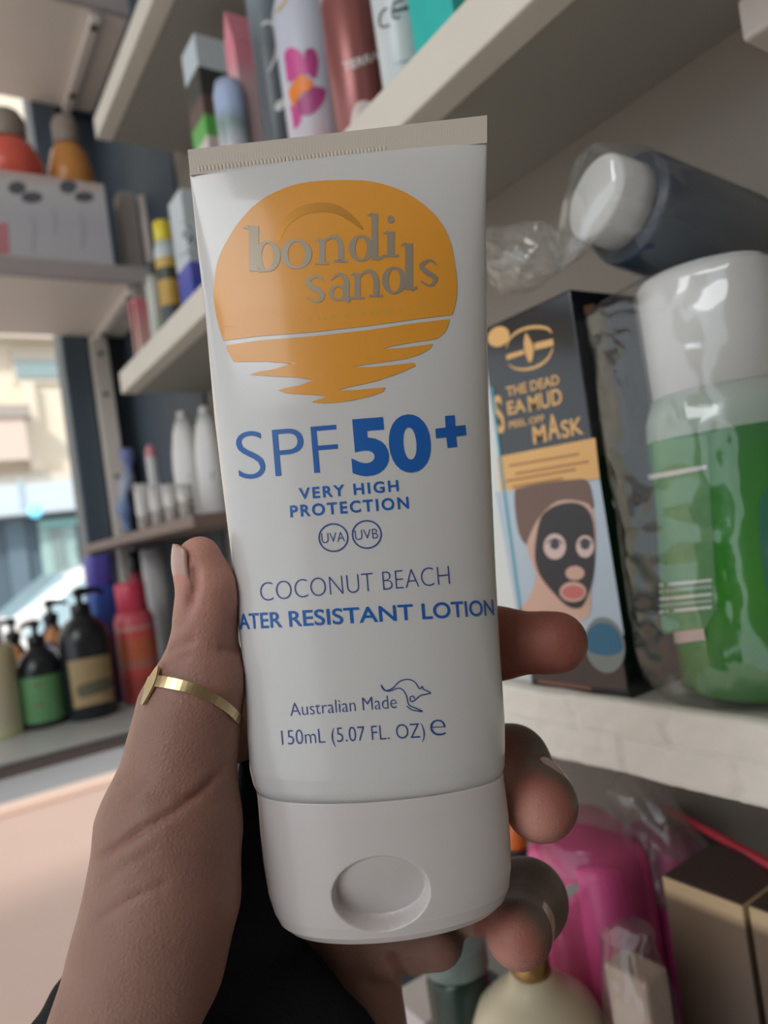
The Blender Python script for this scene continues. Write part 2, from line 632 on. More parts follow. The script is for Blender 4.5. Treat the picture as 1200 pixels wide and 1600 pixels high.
mk('plank', v, f, m_pale, r, world=True, smooth=False)
for zz in (0.36, 0.29, 0.15):
    v, f = lathe([(0.004, 0), (0.004, 0.0015), (0.001, 0.003)], 12)
    mk('screw', xform(v, Matrix.Translation((0.304, YW - 0.026, Z(zz))) @ Matrix.Rotation(PI / 2, 4, 'X')), f, m_metal, r, world=True)
# display ledge under the window
L_T = -0.185
r = root('display_ledge', 'grey display ledge below the window with pump bottles on it', 'ledge', (-0.2, 0.87, Z(L_T - 0.019)))
v, f = box(-1.2, XW, 0.862, YW + 0.03, Z(L_T - 0.004), Z(L_T), 0.001)
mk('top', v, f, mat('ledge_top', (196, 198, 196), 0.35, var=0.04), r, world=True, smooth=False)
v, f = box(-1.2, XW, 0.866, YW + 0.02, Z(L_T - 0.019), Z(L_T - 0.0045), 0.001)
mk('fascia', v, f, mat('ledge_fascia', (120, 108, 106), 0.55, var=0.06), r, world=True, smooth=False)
# end shelf (second bay)
r = root('end_shelf', 'thin brown shelf at the end of the wall carrying white bottles', 'shelf', (0.29, 0.95, Z(0.028)))
v, f = box(0.235, XW - .005, 0.69, YW - 0.03, Z(0.028), Z(0.04), 0.001)
mk('board', v, f, mat('brown_board', (128, 110, 104), 0.6), r, world=True, smooth=False)

# ================================================================== THE TUBE
D0 = 0.165
ST = [  # (left px, left py, right px, right py, half depth m) down the tube
    (293, 234, 761, 180, 0.0006), (296, 270, 761, 219, 0.0006), (297, 277, 761, 226, 0.0014),
    (303, 330, 760, 280, 0.0034), (310, 400, 759, 352, 0.0054), (322, 500, 760, 455, 0.0074), (336, 656, 763, 615, 0.0096),
    (352, 790, 768, 753, 0.0110), (369, 927, 774, 892, 0.0119), (381, 1050, 781, 1018, 0.0124), (387, 1150, 788, 1120, 0.0125),
    (391, 1200, 789, 1171, 0.0124), (396, 1222, 788, 1194, 0.0119), (402, 1236, 784, 1208, 0.0110)]
CAPS = [(401, 1235, 785, 1207, 0.0100), (402, 1236.5, 786, 1208.5, 0.0114), (404, 1258, 789, 1230, 0.0117),
        (407, 1300, 794, 1270, 0.0119), (412, 1345, 797, 1312, 0.0121), (420, 1392, 798, 1352, 0.0122),
        (429, 1420, 795, 1380, 0.0121), (438, 1436, 788, 1398, 0.0117), (452, 1446, 776, 1410, 0.0108)]
def station_interp(T, n):
    T = np.array(T, float)
    yc = (T[:, 1] + T[:, 3]) / 2
    yy = np.linspace(yc[0], yc[-1], n) if n else yc
    yy = np.unique(np.concatenate([yy, yc]))
    return np.stack([np.interp(yy, yc, T[:, k]) for k in range(5)], 1)

def loft_stations(T, seg=96):
    V, F = [], []
    for l0, l1, r0, r1, b in T:
        a, c = pc(l0, l1, D0), pc(r0, r1, D0)
        mid, ha = (a + c) / 2, (c - a) / 2
        for i in range(seg):
            th = 2 * PI * i / seg
            V.append(mid - ha * math.cos(th) + np.array([0, 0, -b * math.sin(th)]))
    n = len(T)
    for k in range(n - 1):
        for i in range(seg):
            j = (i + 1) % seg
            F.append([k * seg + i, k * seg + j, (k + 1) * seg + j, (k + 1) * seg + i])
    return np.array(V), F

TAB = station_interp(ST[1:], 300)
TYC = (TAB[:, 1] + TAB[:, 3]) / 2
def on_tube(q, lift=0.00012):
    """pixels (n,>=2) of the front of the tube -> world points on its surface"""
    q = np.asarray(q, float)
    d = np.full(len(q), D0 - 0.008)
    yk = q[:, 1].copy()
    for _ in range(14):
        x = 600 + (q[:, 0] - 600) * d / D0
        y = 800 + (q[:, 1] - 800) * d / D0
        L0, L1, R0, R1, B = [np.interp(yk, TYC, TAB[:, k]) for k in range(5)]
        xc, a = (L0 + R0) / 2, (R0 - L0) / 2
        s = np.clip((x - xc) / a, -0.995, 0.995)
        yk = y - (R1 - L1) * s / 2
        d = D0 - B * np.sqrt(1 - s * s)
    am = a * D0 / FPX
    nx, nd = s / am, -np.sqrt(1 - s * s) / B
    ln = np.sqrt(nx * nx + nd * nd)
    pts = np.stack([(q[:, 0] - 600) / FPX * d, (q[:, 1] - 800) / FPX * d, d], 1)
    pts[:, 0] += lift * nx / ln
    pts[:, 2] += lift * nd / ln
    return c2w(pts)

base = P(612, 1480, D0)
tube = root('sunscreen_tube', 'white squeeze tube of sunscreen lotion with orange sun logo held in the hand', 'tube', tuple(base))
m_tube = mat('tube_plastic', (204, 204, 203), 0.24, var=0.01, coat=0.5, sss=0.05)
m_cap = mat('cap_plastic', (202, 196, 195), 0.3, var=0.01, coat=0.35, sss=0.05)
m_blue = mat('blue_ink', (24, 92, 170), 0.35, var=0.03)
m_navy = mat('dark_blue_ink', (48, 74, 140), 0.35, var=0.03)
m_orange = mat('orange_ink', (222, 152, 52), 0.34, var=0.03, nscale=30, coat=0.4)
m_silver = mat('silver_foil', (160, 150, 134), 0.45, metal=0.45, var=0.05)
# body: dense around the bottom shoulder
T = station_interp(ST[1:], 110)
v, f = loft_stations(T)
n = len(T)
f.append([(n - 1) * 96 + i for i in range(96)])
mk('body', c2w(v), f, m_tube, tube, world=True)
# crimped end with its row of tiny knurls
V, F = [], []
nu, nvv = 240, 12
for side in (-1, 1):
    o = len(V)
    for k in range(nvv + 1):
        t = k / nvv
        L = np.array(ST[0][:2]) * (1 - t) + np.array((297, 274)) * t
        R = np.array(ST[0][2:4]) * (1 - t) + np.array((761, 223)) * t
        for i in range(nu + 1):
            u = i / nu
            q = L + (R - L) * u
            d = D0 + side * 0.0007
            if 0.72 < t < 0.9 and 0.03 < u < 0.66 and side < 0:
                d -= 0.00012 * (1 if (i % 3) else -0.4)
            elif 0.25 < t < 0.66:
                d -= 0.00001 * side * -1 * math.sin(u * 900)
            V.append(pc(q[0], q[1], d))
    for k in range(nvv):
        for i in range(nu):
            a = o + k * (nu + 1) + i
            F.append([a, a + 1, a + nu + 2, a + nu + 1][::-side])
h = (nvv + 1) * (nu + 1)
for i in range(nu):
    F.append([i, i + 1, h + i + 1, h + i])
for k in range(nvv):
    for i in (0, nu):
        a = k * (nu + 1) + i
        F.append([a, a + nu + 1, h + a + nu + 1, h + a])
mk('crimp_seal', c2w(V), F, mat('crimp_plastic', (198, 188, 176), 0.45, var=0.03, coat=0.1), tube, world=True, smooth=False)
# cap with the thumb recess
T = station_interp(CAPS, 150)
v, f = loft_stations(T, 420)
pxv = 600 + v[:, 0] / v[:, 2] * FPX
pyv = 800 + v[:, 1] / v[:, 2] * FPX
front = v[:, 2] < D0 - 0.002
ccx, ccy, rx, ry = 595.0, 1396.0, 77.0, 60.0
px_r = pxv - (-0.085) * (pyv - ccy) * -1
q = ((px_r - ccx) / rx) ** 2 + ((pyv + (pxv - ccx) * 0.10 - ccy) / ry) ** 2
tt = np.clip((pyv + (pxv - ccx) * 0.10 - (ccy - ry)) / (2 * ry), 0, 1)
edge = np.clip((1 - q) / 0.13, 0, 1)
edge = edge * edge * (3 - 2 * edge)
dep = 0.0062 * (0.04 + 0.96 * tt ** 1.15) * edge
v[:, 2] += np.where(front & (q < 1), dep, 0)
n = len(T)
f.append([(n - 1) * 420 + i for i in range(420)])
f.append([i for i in range(420)][::-1])
mk('cap', c2w(v), f, m_cap, tube, world=True)

def tprint(name, vf, m, step=14, lift=0.00012, par=None):
    v, f = cut(np.c_[np.asarray(vf[0])[:, :2], np.zeros(len(vf[0]))], vf[1], step)
    return mk(name, on_tube(v, lift), f, m, par or tube, world=True, smooth=True)

def k1(pts):                                     # logo tracing frame -> pixels
    return [(280 + x / 2.4, 160 + y / 2.4) for x, y in pts]
sun_top = smooth_loop([(152, 850), (138, 790), (130, 720), (135, 650), (150, 580), (190, 500), (240, 430), (310, 365), (400, 320), (480, 300), (560, 293),
           (650, 292), (720, 297), (790, 315), (860, 345), (930, 395), (980, 450), (1015, 520), (1030, 590), (1040, 660), (1040, 720), (1032, 770)], 4, False) \
          + [(1022, 797), (900, 812), (700, 840), (500, 862), (300, 877), (166, 894)]
sun_low = [(175, 912), (300, 893), (500, 878), (700, 855), (900, 826), (1013, 813), (1005, 845), (990, 868), (970, 885), (930, 893), (860, 903), (790, 916), (765, 926),
           (830, 922), (952, 906), (935, 927), (900, 946), (850, 962), (750, 977), (690, 984), (652, 993), (720, 993), (800, 985), (880, 977), (886, 988), (840, 1010), (800, 1025),
           (740, 1045), (700, 1055), (640, 1067), (592, 1080), (650, 1080), (772, 1069), (765, 1085), (720, 1101), (660, 1116), (600, 1125), (540, 1128), (495, 1123),
           (530, 1111), (560, 1101), (480, 1096), (400, 1091), (370, 1080), (400, 1071), (450, 1062), (503, 1042), (440, 1031), (350, 1028), (264, 1021), (300, 1010), (360, 1000), (418, 980),
           (330, 972), (205, 973), (185, 940)]
tprint('sun_logo', poly([k1(sun_top), k1(sun_low)]), m_orange, 12)
# the wordmark, drawn as serif strokes in the logo tracing frame
def ring(cx, cy, ax, ay, tx, ty, n=28):
    o = [(cx + ax * math.cos(2 * PI * i / n), cy + ay * math.sin(2 * PI * i / n)) for i in range(n)]
    i_ = [(cx + (ax - tx) * math.cos(2 * PI * i / n), cy + (ay - ty) * math.sin(2 * PI * i / n)) for i in range(n)]
    return [o, i_]
def stem(x, y0, y1, wd, serif=True, foot=True):
    s = wd * 0.7
    r = [[(x - wd / 2, y0), (x + wd / 2, y0), (x + wd / 2, y1), (x - wd / 2, y1)]]
    if serif:
        r.append([(x - wd / 2 - s, y0 + 7), (x - wd / 2 + 2, y0 - 5), (x - wd / 2 + 2, y0 + 12)])
    if foot:
        r.append([(x - wd / 2 - s, y1 - 6), (x + wd / 2 + s, y1 - 6), (x + wd / 2 + s, y1 + 3), (x - wd / 2 - s, y1 + 3)])
    return r
def arch(x0, x1, yt, yb, wd):
    return [stroke([(x0, yt + 26), (x0 + (x1 - x0) * .35, yt + 4), (x0 + (x1 - x0) * .75, yt + 3), (x1, yt + 34), (x1, yb)], [6, 10, 18, wd, wd])] + stem(x1, yb - 8, yb, wd, False)
def ess(cx, cy, wd, ht):
    return [stroke([(cx + wd * .42, cy - ht * .32), (cx + .1 * wd, cy - ht * .5), (cx - wd * .38, cy - ht * .3), (cx - wd * .1, cy - ht * .05), (cx + wd * .38, cy + ht * .2),
                    (cx + wd * .1, cy + ht * .47), (cx - wd * .42, cy + ht * .3)], [5, 9, 17, 20, 17, 9, 5])]
word = []
word.append(stem(281, 465, 634, 36, True, False) + [[(299, 628), (299, 640), (330, 634), (322, 622)]])
word.append(ring(332, 578, 48, 58, 26, 9))
word.append(ring(440, 570, 58, 56, 26, 9))
word.append(stem(536, 512, 606, 22))
word.append(arch(540, 606, 505, 598, 22))
word.append(ring(682, 548, 46, 50, 24, 9))
word.append(stem(733, 418, 592, 24, True, False) + [[(745, 580), (762, 578), (762, 588), (740, 596)]])
word.append(stem(793, 486, 578, 26))
word.append([[(793 + 13 * math.cos(a * .4), 440 + 14 * math.sin(a * .4)) for a in range(16)]])
word.append(ess(510, 702, 76, 100))
word.append([stroke([(568, 668), (600, 645), (626, 668), (628, 735), (640, 745)], [6, 10, 20, 22, 14])] )
word.append(ring(596, 716, 34, 30, 15, 8))
word.append(stem(668, 642, 736, 22))
word.append(arch(672, 738, 634, 728, 22))
word.append(ring(806, 668, 46, 52, 24, 9))
word.append(stem(861, 530, 704, 28, True, False) + [[(874, 694), (892, 690), (892, 700), (870, 710)]])
word.append(ess(934, 642, 70, 98))
vs = []
for g in word:
    # rings are even-odd pairs, everything else is a plain fill
    if len(g) == 2 and len(g[0]) == 28 and len(g[1]) == 28:
        vs.append(poly([k1(g[0]), k1(g[1])]))
    else:
        for lp in g:
            vs.append(poly([k1(lp)]))
tprint('brand_lettering', join(*vs), m_silver, 14, 0.00022)
tprint('logo_arch', poly([k1(stroke([(372, 520), (395, 460), (450, 412), (520, 395), (590, 402), (650, 440), (690, 478)], [10, 26, 34, 36, 34, 22, 8]))]),
       mat('bronze_foil', (196, 140, 62), 0.4, metal=0.6, var=0.05), 12, 0.00017)
# faint line of tiny print under the wordmark
tprint('small_print', join(*[poly([k1([(x, y), (x + wd, y - .1 * wd), (x + wd, y + 16 - .1 * wd), (x, y + 16)])]) for x, y, wd in
       ((492, 806, 60), (568, 798, 90), (680, 787, 70), (770, 777, 92), (900, 762, 62))]), mat('pale_orange_ink', (205, 152, 66), 0.35), 14)

def line(name, s, a, b, cap, m, off=0.0, sp=1.0, lean=0.085):
    return tprint(name, text_px(s, a, b, cap, lean, off, sp), m, 14)
line('lettering', 'SPF', (374, 750), (531, 737), 72, m_blue, -0.012)
line('lettering', '50', (551, 740), (676, 730), 84, m_blue, 0.040)
tprint('plus_sign', poly([[(703 + x, 674 + y) for x, y in ((-8, -24), (7, -25), (8, -8), (24, -10), (25, 6), (9, 8), (11, 24), (-4, 26), (-6, 9), (-22, 11), (-23, -4), (-7, -6))]]), m_blue)
line('lettering', 'VERY HIGH', (468, 780), (623, 767), 17, m_blue, 0.022, 1.25)
line('lettering', 'PROTECTION', (454, 808), (639, 794), 18, m_blue, 0.022, 1.25)
for cx, cy, s in ((521, 840, 'UVA'), (573, 835, 'UVB')):
    o = [(cx + 23.5 * math.cos(i * PI / 24), cy + 22.5 * math.sin(i * PI / 24)) for i in range(48)]
    i_ = [(cx + 21.3 * math.cos(i * PI / 24), cy + 20.3 * math.sin(i * PI / 24)) for i in range(48)]
    c = tprint('circle_mark', poly([o, i_]), m_navy)
    tprint('lettering', text_px(s, (cx - 18, cy + 9), (cx + 18, cy + 6), 15, 0.08, -0.012), m_navy, par=c)
line('lettering', 'COCONUT BEACH', (408, 940), (703, 913), 28, m_navy, -0.022)
# this line runs round both edges of the tube: glyphs spaced along the curved surface
def wrap(s_, a0, a1, amp_=228.0):
    v, f = text_px(s_, (0.0, 0), (1.0, 0), 24, 0.0, 0.012)
    ang = a0 + v[:, 0] * (a1 - a0)
    return np.c_[574 + amp_ * np.sin(ang) - 0.085 * -v[:, 1], 972 - 13 * np.sin(ang) + v[:, 1], np.zeros(len(v))], f
q, f = wrap('ATER RESISTANT LOTION', -1.06, 1.05)
tprint('lettering', (q, f), m_blue, 10)
q, f = wrap('W', -1.72, -1.50, 202.0)                   # the first letter has gone round to the back
v = on_tube(q, 0.00012)
dd = (v - CAM) @ FW
mk('lettering', v + np.outer(2 * (D0 - dd), FW), f, m_blue, tube, world=True)
line('lettering', 'Australian Made', (454, 1119), (620, 1106), 20, m_navy, -0.012)
line('lettering', '150mL (5.07 FL. OZ)', (441, 1164), (664, 1152), 22, m_navy, -0.012)
line('lettering', 'e', (673, 1150), (697, 1149), 37, m_navy, -0.018)
def k3(pts):
    return [(360 + x / 2.609, 1000 + y / 2.609) for x, y in pts]
kang = [k3(stroke(p, 4.5)) for p in (
    [(614, 182), (622, 200), (645, 208), (690, 196), (715, 222), (726, 262), (752, 276), (784, 291), (740, 284), (718, 268)],
    [(614, 182), (632, 205), (660, 196), (690, 168), (725, 160), (752, 172), (770, 198), (782, 188), (786, 200), (815, 214), (800, 220), (774, 226), (750, 246), (736, 250), (732, 234), (744, 228), (750, 240)])]
tprint('kangaroo_emblem', join(*[poly([k]) for k in kang]), m_navy)

# ================================================================== THE HAND
def J(px, py, d, r_mm):
    return (pc(px, py, d), r_mm * 0.001)
def Jp(px, py, d, r_px):
    return (pc(px, py, d), r_px * d / FPX)
TH = [Jp(314, 868, .1625, 29), Jp(322, 915, .163, 36), Jp(322, 965, .164, 43), Jp(316, 1040, .165, 53), Jp(298, 1106, .164, 74), Jp(284, 1180, .163, 79),
      Jp(266, 1290, .160, 105), Jp(256, 1400, .157, 111), Jp(231, 1500, .154, 112), Jp(190, 1610, .151, 104), Jp(155, 1720, .150, 100), Jp(130, 1850, .15, 98)]
IX = [J(430, 1105, .203, 10.5), J(600, 1030, .197, 9.2), Jp(770, 1005, .187, 53), Jp(871, 1003, .180, 45)]
MI = [J(470, 1200, .209, 10.0), J(690, 1180, .205, 9.0), Jp(800, 1192, .193, 54), Jp(850, 1254, .1725, 50)]
RI = [J(480, 1330, .209, 10.0), J(690, 1400, .206, 9.0), Jp(823, 1408, .191, 58), Jp(812, 1455, .1710, 46)]
LI = [J(530, 1440, .207, 10.0), Jp(610, 1462, .204, 56), Jp(682, 1470, .195, 42)]
PALM = [(J(330, 1150, .180, 8.5), J(430, 1110, .201, 10.5)), (J(430, 1105, .203, 10.5), J(470, 1200, .209, 10.5)), (J(470, 1200, .209, 10.5), J(480, 1330, .209, 11)),
        (J(480, 1330, .209, 11), J(530, 1440, .207, 12)), (J(400, 1240, .210, 9), J(470, 1260, .212, 11)), (J(400, 1340, .214, 10), J(480, 1380, .213, 11)),
        (Jp(548, 1470, .213, 76), Jp(548, 1620, .208, 80)), (Jp(548, 1620, .208, 80), Jp(430, 1800, .190, 90)), (J(420, 1460, .212, 12), J(540, 1520, .212, 12)),
        (J(430, 1750, .188, 14), J(150, 1760, .165, 14))]
FINGERS = [IX, MI, RI, LI]
GT = np.array(ST[1:] + CAPS[3:], float)
GTY = (GT[:, 1] + GT[:, 3]) / 2
def tube_sd(p):
    """approximate distance to the tube (and cap) surface, in camera metric space"""
    x, y, dz = p[..., 0] / D0 * FPX + 600, p[..., 1] / D0 * FPX + 800, p[..., 2] - D0
    yk = y
    for _ in range(2):
        L0, L1, R0, R1, B = [np.interp(yk, GTY, GT[:, k]) for k in range(5)]
        yk = y - (R1 - L1) * np.clip((x - (L0 + R0) / 2) / ((R0 - L0) / 2), -1.2, 1.2) / 2
    a = (R0 - L0) / 2 * D0 / FPX
    u, v_ = (x - (L0 + R0) / 2) * D0 / FPX / a, dz / B
    q = np.sqrt(u * u + v_ * v_) + 1e-6
    d = (q - 1) / (np.sqrt((u / (a * q)) ** 2 + (v_ / (B * q)) ** 2) + 1e-6)
    end = np.maximum(yk - GTY[-1], GTY[0] - yk) * D0 / FPX
    return np.maximum(d, end)
def hand_fn(p):
    d = None
    for a, b in zip(TH[:-1], TH[1:]):
        x = sd_cone(p, a[0], b[0], a[1], b[1])
        d = x if d is None else smin(d, x, 0.0045)
    pm = None
    for a, b in PALM:
        x = sd_cone(p, a[0], b[0], a[1], b[1])
        pm = x if pm is None else smin(pm, x, 0.007)
    d = smin(d, pm, 0.007)
    for fg in FINGERS:
        fd = None
        for a, b in zip(fg[:-1], fg[1:]):
            x = sd_cone(p, a[0], b[0], a[1], b[1])
            fd = x if fd is None else smin(fd, x, 0.004)
        d = smin(d, fd, 0.0028)
    # soft pad bulges: thumb pad, knuckle fold, finger pads
    for c, r in PADS:
        d = smin(d, np.sqrt(((p - c) ** 2).sum(-1)) - r, 0.006)
    # the tube it grips presses the skin flat
    return np.maximum(d, 0.0002 - tube_sd(p))
PADS = [Jp(334, 925, .162, 27), Jp(300, 885, .1615, 18), Jp(838, 1262, .1715, 42), Jp(808, 1462, .1685, 38), Jp(862, 1006, .179, 30), Jp(345, 1060, .163, 30)]
lo = pc(20, 815, .165) - np.array([.012, .0, 0]); hi = pc(960, 1700, .19)
lo[2], hi[2] = .124, .236
hv, hf = surface_nets(hand_fn, lo, hi, 0.00095)
for _ in range(2):
    g = grad(hand_fn, hv)
    hv = hv - g * hand_fn(hv)[:, None]
g = grad(hand_fn, hv)
# skin creases pressed into the surface (pixel polylines on the camera side)
hpx = np.stack([600 + hv[:, 0] / hv[:, 2] * FPX, 800 + hv[:, 1] / hv[:, 2] * FPX], 1)
def crease(pts, depth, sig):
    p = np.array(smooth_loop(pts, 5, False))
    dm = np.full(len(hv), 1e9)
    wt = np.zeros(len(hv))
    m = len(p) - 1
    for i in range(m):
        a, b = p[i], p[i + 1]
        ba = b - a
        t = np.clip(((hpx - a) @ ba) / (ba @ ba + 1e-9), 0, 1)
        dd = np.hypot(*(hpx - a - t[:, None] * ba).T)
        u = (i + t) / m
        nearer = dd < dm
        dm = np.where(nearer, dd, dm)
        wt = np.where(nearer, np.clip(np.minimum(u, 1 - u) * 6, 0.15, 1), wt)
    k = np.exp(-(dm / sig) ** 2) * wt * np.clip(-g[:, 2] * 3, 0, 1)
    return k * depth
disp = np.zeros(len(hv))
for pts, dp, sg in [
    ([(355, 1190), (320, 1230), (270, 1268), (225, 1295), (180, 1325), (150, 1345)], .0010, 6),
    ([(340, 1240), (290, 1245), (220, 1248)], .0004, 5), ([(270, 1375), (235, 1390), (185, 1415), (150, 1440)], .0005, 5), ([(250, 1325), (200, 1350), (155, 1385)], .0003, 5),
    ([(215, 1200), (180, 1225)], .0004, 5), ([(235, 1215), (200, 1245)], .0004, 5),
    ([(262, 1012), (285, 1005), (308, 998)], .0008, 5), ([(248, 1040), (275, 1030), (300, 1022)], .0006, 5), ([(240, 1062), (262, 1048), (285, 1042)], .0005, 5),
    ([(340, 1012), (360, 1012), (378, 1018)], .0006, 6), ([(268, 985), (290, 965), (300, 935)], .0004, 6), ([(275, 965), (295, 945), (305, 915)], .0003, 5),
    ([(300, 880), (304, 905), (298, 930), (288, 950)], .0012, 8),
    ([(606, 1490), (622, 1520), (645, 1550)], .0016, 8)]:
    disp += crease(pts, dp, sg)
hv = hv - g * disp[:, None]
# colour of the skin: palm side rosier, back of the fingers darker; light on the thumb's left painted in
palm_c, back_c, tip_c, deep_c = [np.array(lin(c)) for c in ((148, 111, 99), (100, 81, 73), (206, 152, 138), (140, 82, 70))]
colr = np.tile(palm_c, (len(hv), 1))
def blend(wt, c):
    global colr
    wt = np.clip(wt, 0, 1)[:, None]
    colr = colr * (1 - wt) + c * wt
def near(c, r):
    return np.exp(-(((hv - c) ** 2).sum(1)) / (r * r))
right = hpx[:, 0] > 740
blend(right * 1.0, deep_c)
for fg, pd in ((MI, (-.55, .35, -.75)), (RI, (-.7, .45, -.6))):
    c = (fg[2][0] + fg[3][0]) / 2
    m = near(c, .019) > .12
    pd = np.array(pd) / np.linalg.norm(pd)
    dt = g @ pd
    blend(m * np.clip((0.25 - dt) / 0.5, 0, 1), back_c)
    blend(near(fg[3][0] + pd * fg[3][1], .0065) * 0.85, tip_c)
blend(near(pc(312, 850, .157), .012) * .95, tip_c)
blend(near(pc(330, 920, .152), .018) * .5, tip_c)
blend(np.clip((300 - hpx[:, 0]) / 60, 0, 1) * (hpx[:, 1] > 960) * 0.35, np.array(lin((150, 122, 108))))  # light from the left put into the colour: thumb's left side paler and greyer
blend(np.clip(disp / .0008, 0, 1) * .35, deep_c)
hw = c2w(hv)
m_skin = mat('skin', (150, 105, 90), 0.5, var=0, sss=0.18, spec=0.35)
nt = m_skin.node_tree
bs = nt.nodes['Principled BSDF']
at = nt.nodes.new('ShaderNodeVertexColor'); at.layer_name = 'tone'
tc = nt.nodes.new('ShaderNodeTexCoord')
nz = nt.nodes.new('ShaderNodeTexNoise'); nz.inputs['Scale'].default_value = 130; nz.inputs['Detail'].default_value = 6
nt.links.new(tc.outputs['Object'], nz.inputs['Vector'])
mr = nt.nodes.new('ShaderNodeMapRange'); mr.inputs[3].default_value = .86; mr.inputs[4].default_value = 1.14
nt.links.new(nz.outputs['Fac'], mr.inputs[0])
mv = nt.nodes.new('ShaderNodeVectorMath'); mv.operation = 'SCALE'
nt.links.new(at.outputs['Color'], mv.inputs[0]); nt.links.new(mr.outputs[0], mv.inputs['Scale'])
nt.links.new(mv.outputs[0], bs.inputs['Base Color'])
vo = nt.nodes.new('ShaderNodeTexVoronoi'); vo.inputs['Scale'].default_value = 900; vo.feature = 'DISTANCE_TO_EDGE'
nt.links.new(tc.outputs['Object'], vo.inputs['Vector'])
n3 = nt.nodes.new('ShaderNodeTexNoise'); n3.inputs['Scale'].default_value = 420; n3.inputs['Detail'].default_value = 4
nt.links.new(tc.outputs['Object'], n3.inputs['Vector'])
ad_ = nt.nodes.new('ShaderNodeMath'); ad_.operation = 'ADD'
nt.links.new(vo.outputs['Distance'], ad_.inputs[0]); nt.links.new(n3.outputs['Fac'], ad_.inputs[1])
bp = nt.nodes.new('ShaderNodeBump'); bp.inputs['Strength'].default_value = .28; bp.inputs['Distance'].default_value = .0006
nt.links.new(ad_.outputs[0], bp.inputs['Height']); nt.links.new(bp.outputs['Normal'], bs.inputs['Normal'])
hand = mk('person', hw, hf, m_skin)
tag(hand, "left hand of a person gripping the white tube, black sleeve at the wrist", 'person')
ca = hand.data.color_attributes.new('tone', 'FLOAT_COLOR', 'POINT')
ca.data.foreach_set('color', np.c_[colr, np.ones(len(colr))].astype(np.float32).ravel())

# fingernails
m_nail = mat('nail', (186, 150, 138), 0.3, var=0.05, coat=0.3)
def nail(c, t, nrm, L, wd, r, bend=0.0006):
    t = np.array(t, float) / np.linalg.norm(t)
    nrm = np.array(nrm, float); nrm -= t * (nrm @ t); nrm /= np.linalg.norm(nrm)
    sd = np.cross(t, nrm)
    V, F = [], []
    nu, nv = 12, 12
    for layer in (0, 1):
        for j in range(nv + 1):
            y = j / nv * 2 - 1
            wy = math.sqrt(max(0.0, 1 - abs(y) ** 6)) if abs(y) < 1 else 0
            wy = max(wy, 0.35)
            for i in range(nu + 1):
                ph = (i / nu * 2 - 1) * (wd / 2 / r) * wy
                rr = r - layer * 0.0005
                V.append(c + t * (y * L / 2) + sd * rr * math.sin(ph) + nrm * (rr * math.cos(ph) - r - bend * y * y))
    o = (nu + 1) * (nv + 1)
    for j in range(nv):
        for i in range(nu):
            a = j * (nu + 1) + i
            F += [[a, a + 1, a + nu + 2, a + nu + 1], [o + a, o + a + nu + 1, o + a + nu + 2, o + a + 1]]
    for i in range(nu):
        for a in (i, nv * (nu + 1) + i):
            F.append([a, a + 1, o + a + 1, o + a])
    for j in range(nv):
        for a in (j * (nu + 1), j * (nu + 1) + nu):
            F.append([a, a + nu + 1, o + a + nu + 1, o + a])
    return mk('fingernail', c2w(np.array(V)), F, m_nail, hand, world=True)
def surf(c, nrm):
    """walk out from inside the hand along nrm to the skin"""
    nrm = np.array(nrm, float) / np.linalg.norm(nrm)
    s = 0.0
    for _ in range(40):
        v = float(hand_fn((c + nrm * s)[None])[0])
        s -= v * 0.9
    return c + nrm * s
for fg, nn, fr in ((MI, (.66, -.50, -.45), .76), (RI, (.62, -.15, -.76), .80)):
    t = fg[3][0] - fg[2][0]
    nn = np.array(nn) - t * (np.array(nn) @ t) / (t @ t)
    nn /= np.linalg.norm(nn)
    c = fg[2][0] * (1 - fr) + fg[3][0] * fr
    nail(surf(c, nn) + nn * 0.0004, t, nn, .0120, .0122, .0072)
t = TH[0][0] - TH[1][0]
nail(surf(pc(316, 892, .1628), (-.88, 0, -.45)) + np.array([-.0001, 0, -.0001]), t, (-.88, 0, -.45), .0120, .0112, .0060, .0012)

# black sleeve: cuff pushed up into the palm
m_cloth = mat('black_knit', (26, 29, 34), 0.85, var=0.2, nscale=30, bump=0.3, bscale=900, spec=0.2)
SL = [(385, 1186, 8, 4), (392, 1215, 24, 7), (398, 1260, 48, 10), (392, 1330, 74, 12), (372, 1400, 96, 13), (318, 1470, 152, 14), (306, 1510, 200, 15), (310, 1555, 232, 17), (312, 1600, 266, 19),
      (315, 1660, 300, 22), (318, 1760, 330, 26), (318, 1900, 340, 30)]
V, F, sg = [], [], 64
SLs = np.array(SL, float)
yy = np.linspace(1186, 1900, 90)
for y in yy:
    cx, hw_, hd = [np.interp(y, SLs[:, 1], SLs[:, k]) for k in (0, 2, 3)]
    dc = 0.1860 - 0.004 * max(0, (y - 1450) / 450)
    for i in range(sg):
        th = 2 * PI * i / sg
        fold = 1 + 0.012 * math.sin(y * .07 + 3 * math.sin(th * 2)) + 0.02 * mnoise.noise((th * 2, y * .02, 0))
        c = pc(cx, y, dc)
        V.append(c + np.array([hw_ * dc / FPX * math.cos(th) * fold, 0, hd * .001 * math.sin(th) * fold]))
for k in range(len(yy) - 1):
    for i in range(sg):
        j = (i + 1) % sg
        F.append([k * sg + i, k * sg + j, (k + 1) * sg + j, (k + 1) * sg + i])
F.append(list(range(sg)))
F.append([(len(yy) - 1) * sg + i for i in range(sg)])
sl = mk('sleeve', c2w(np.array(V)), F, m_cloth, hand, world=True)
sl['label'] = 'black knit sleeve cuff'

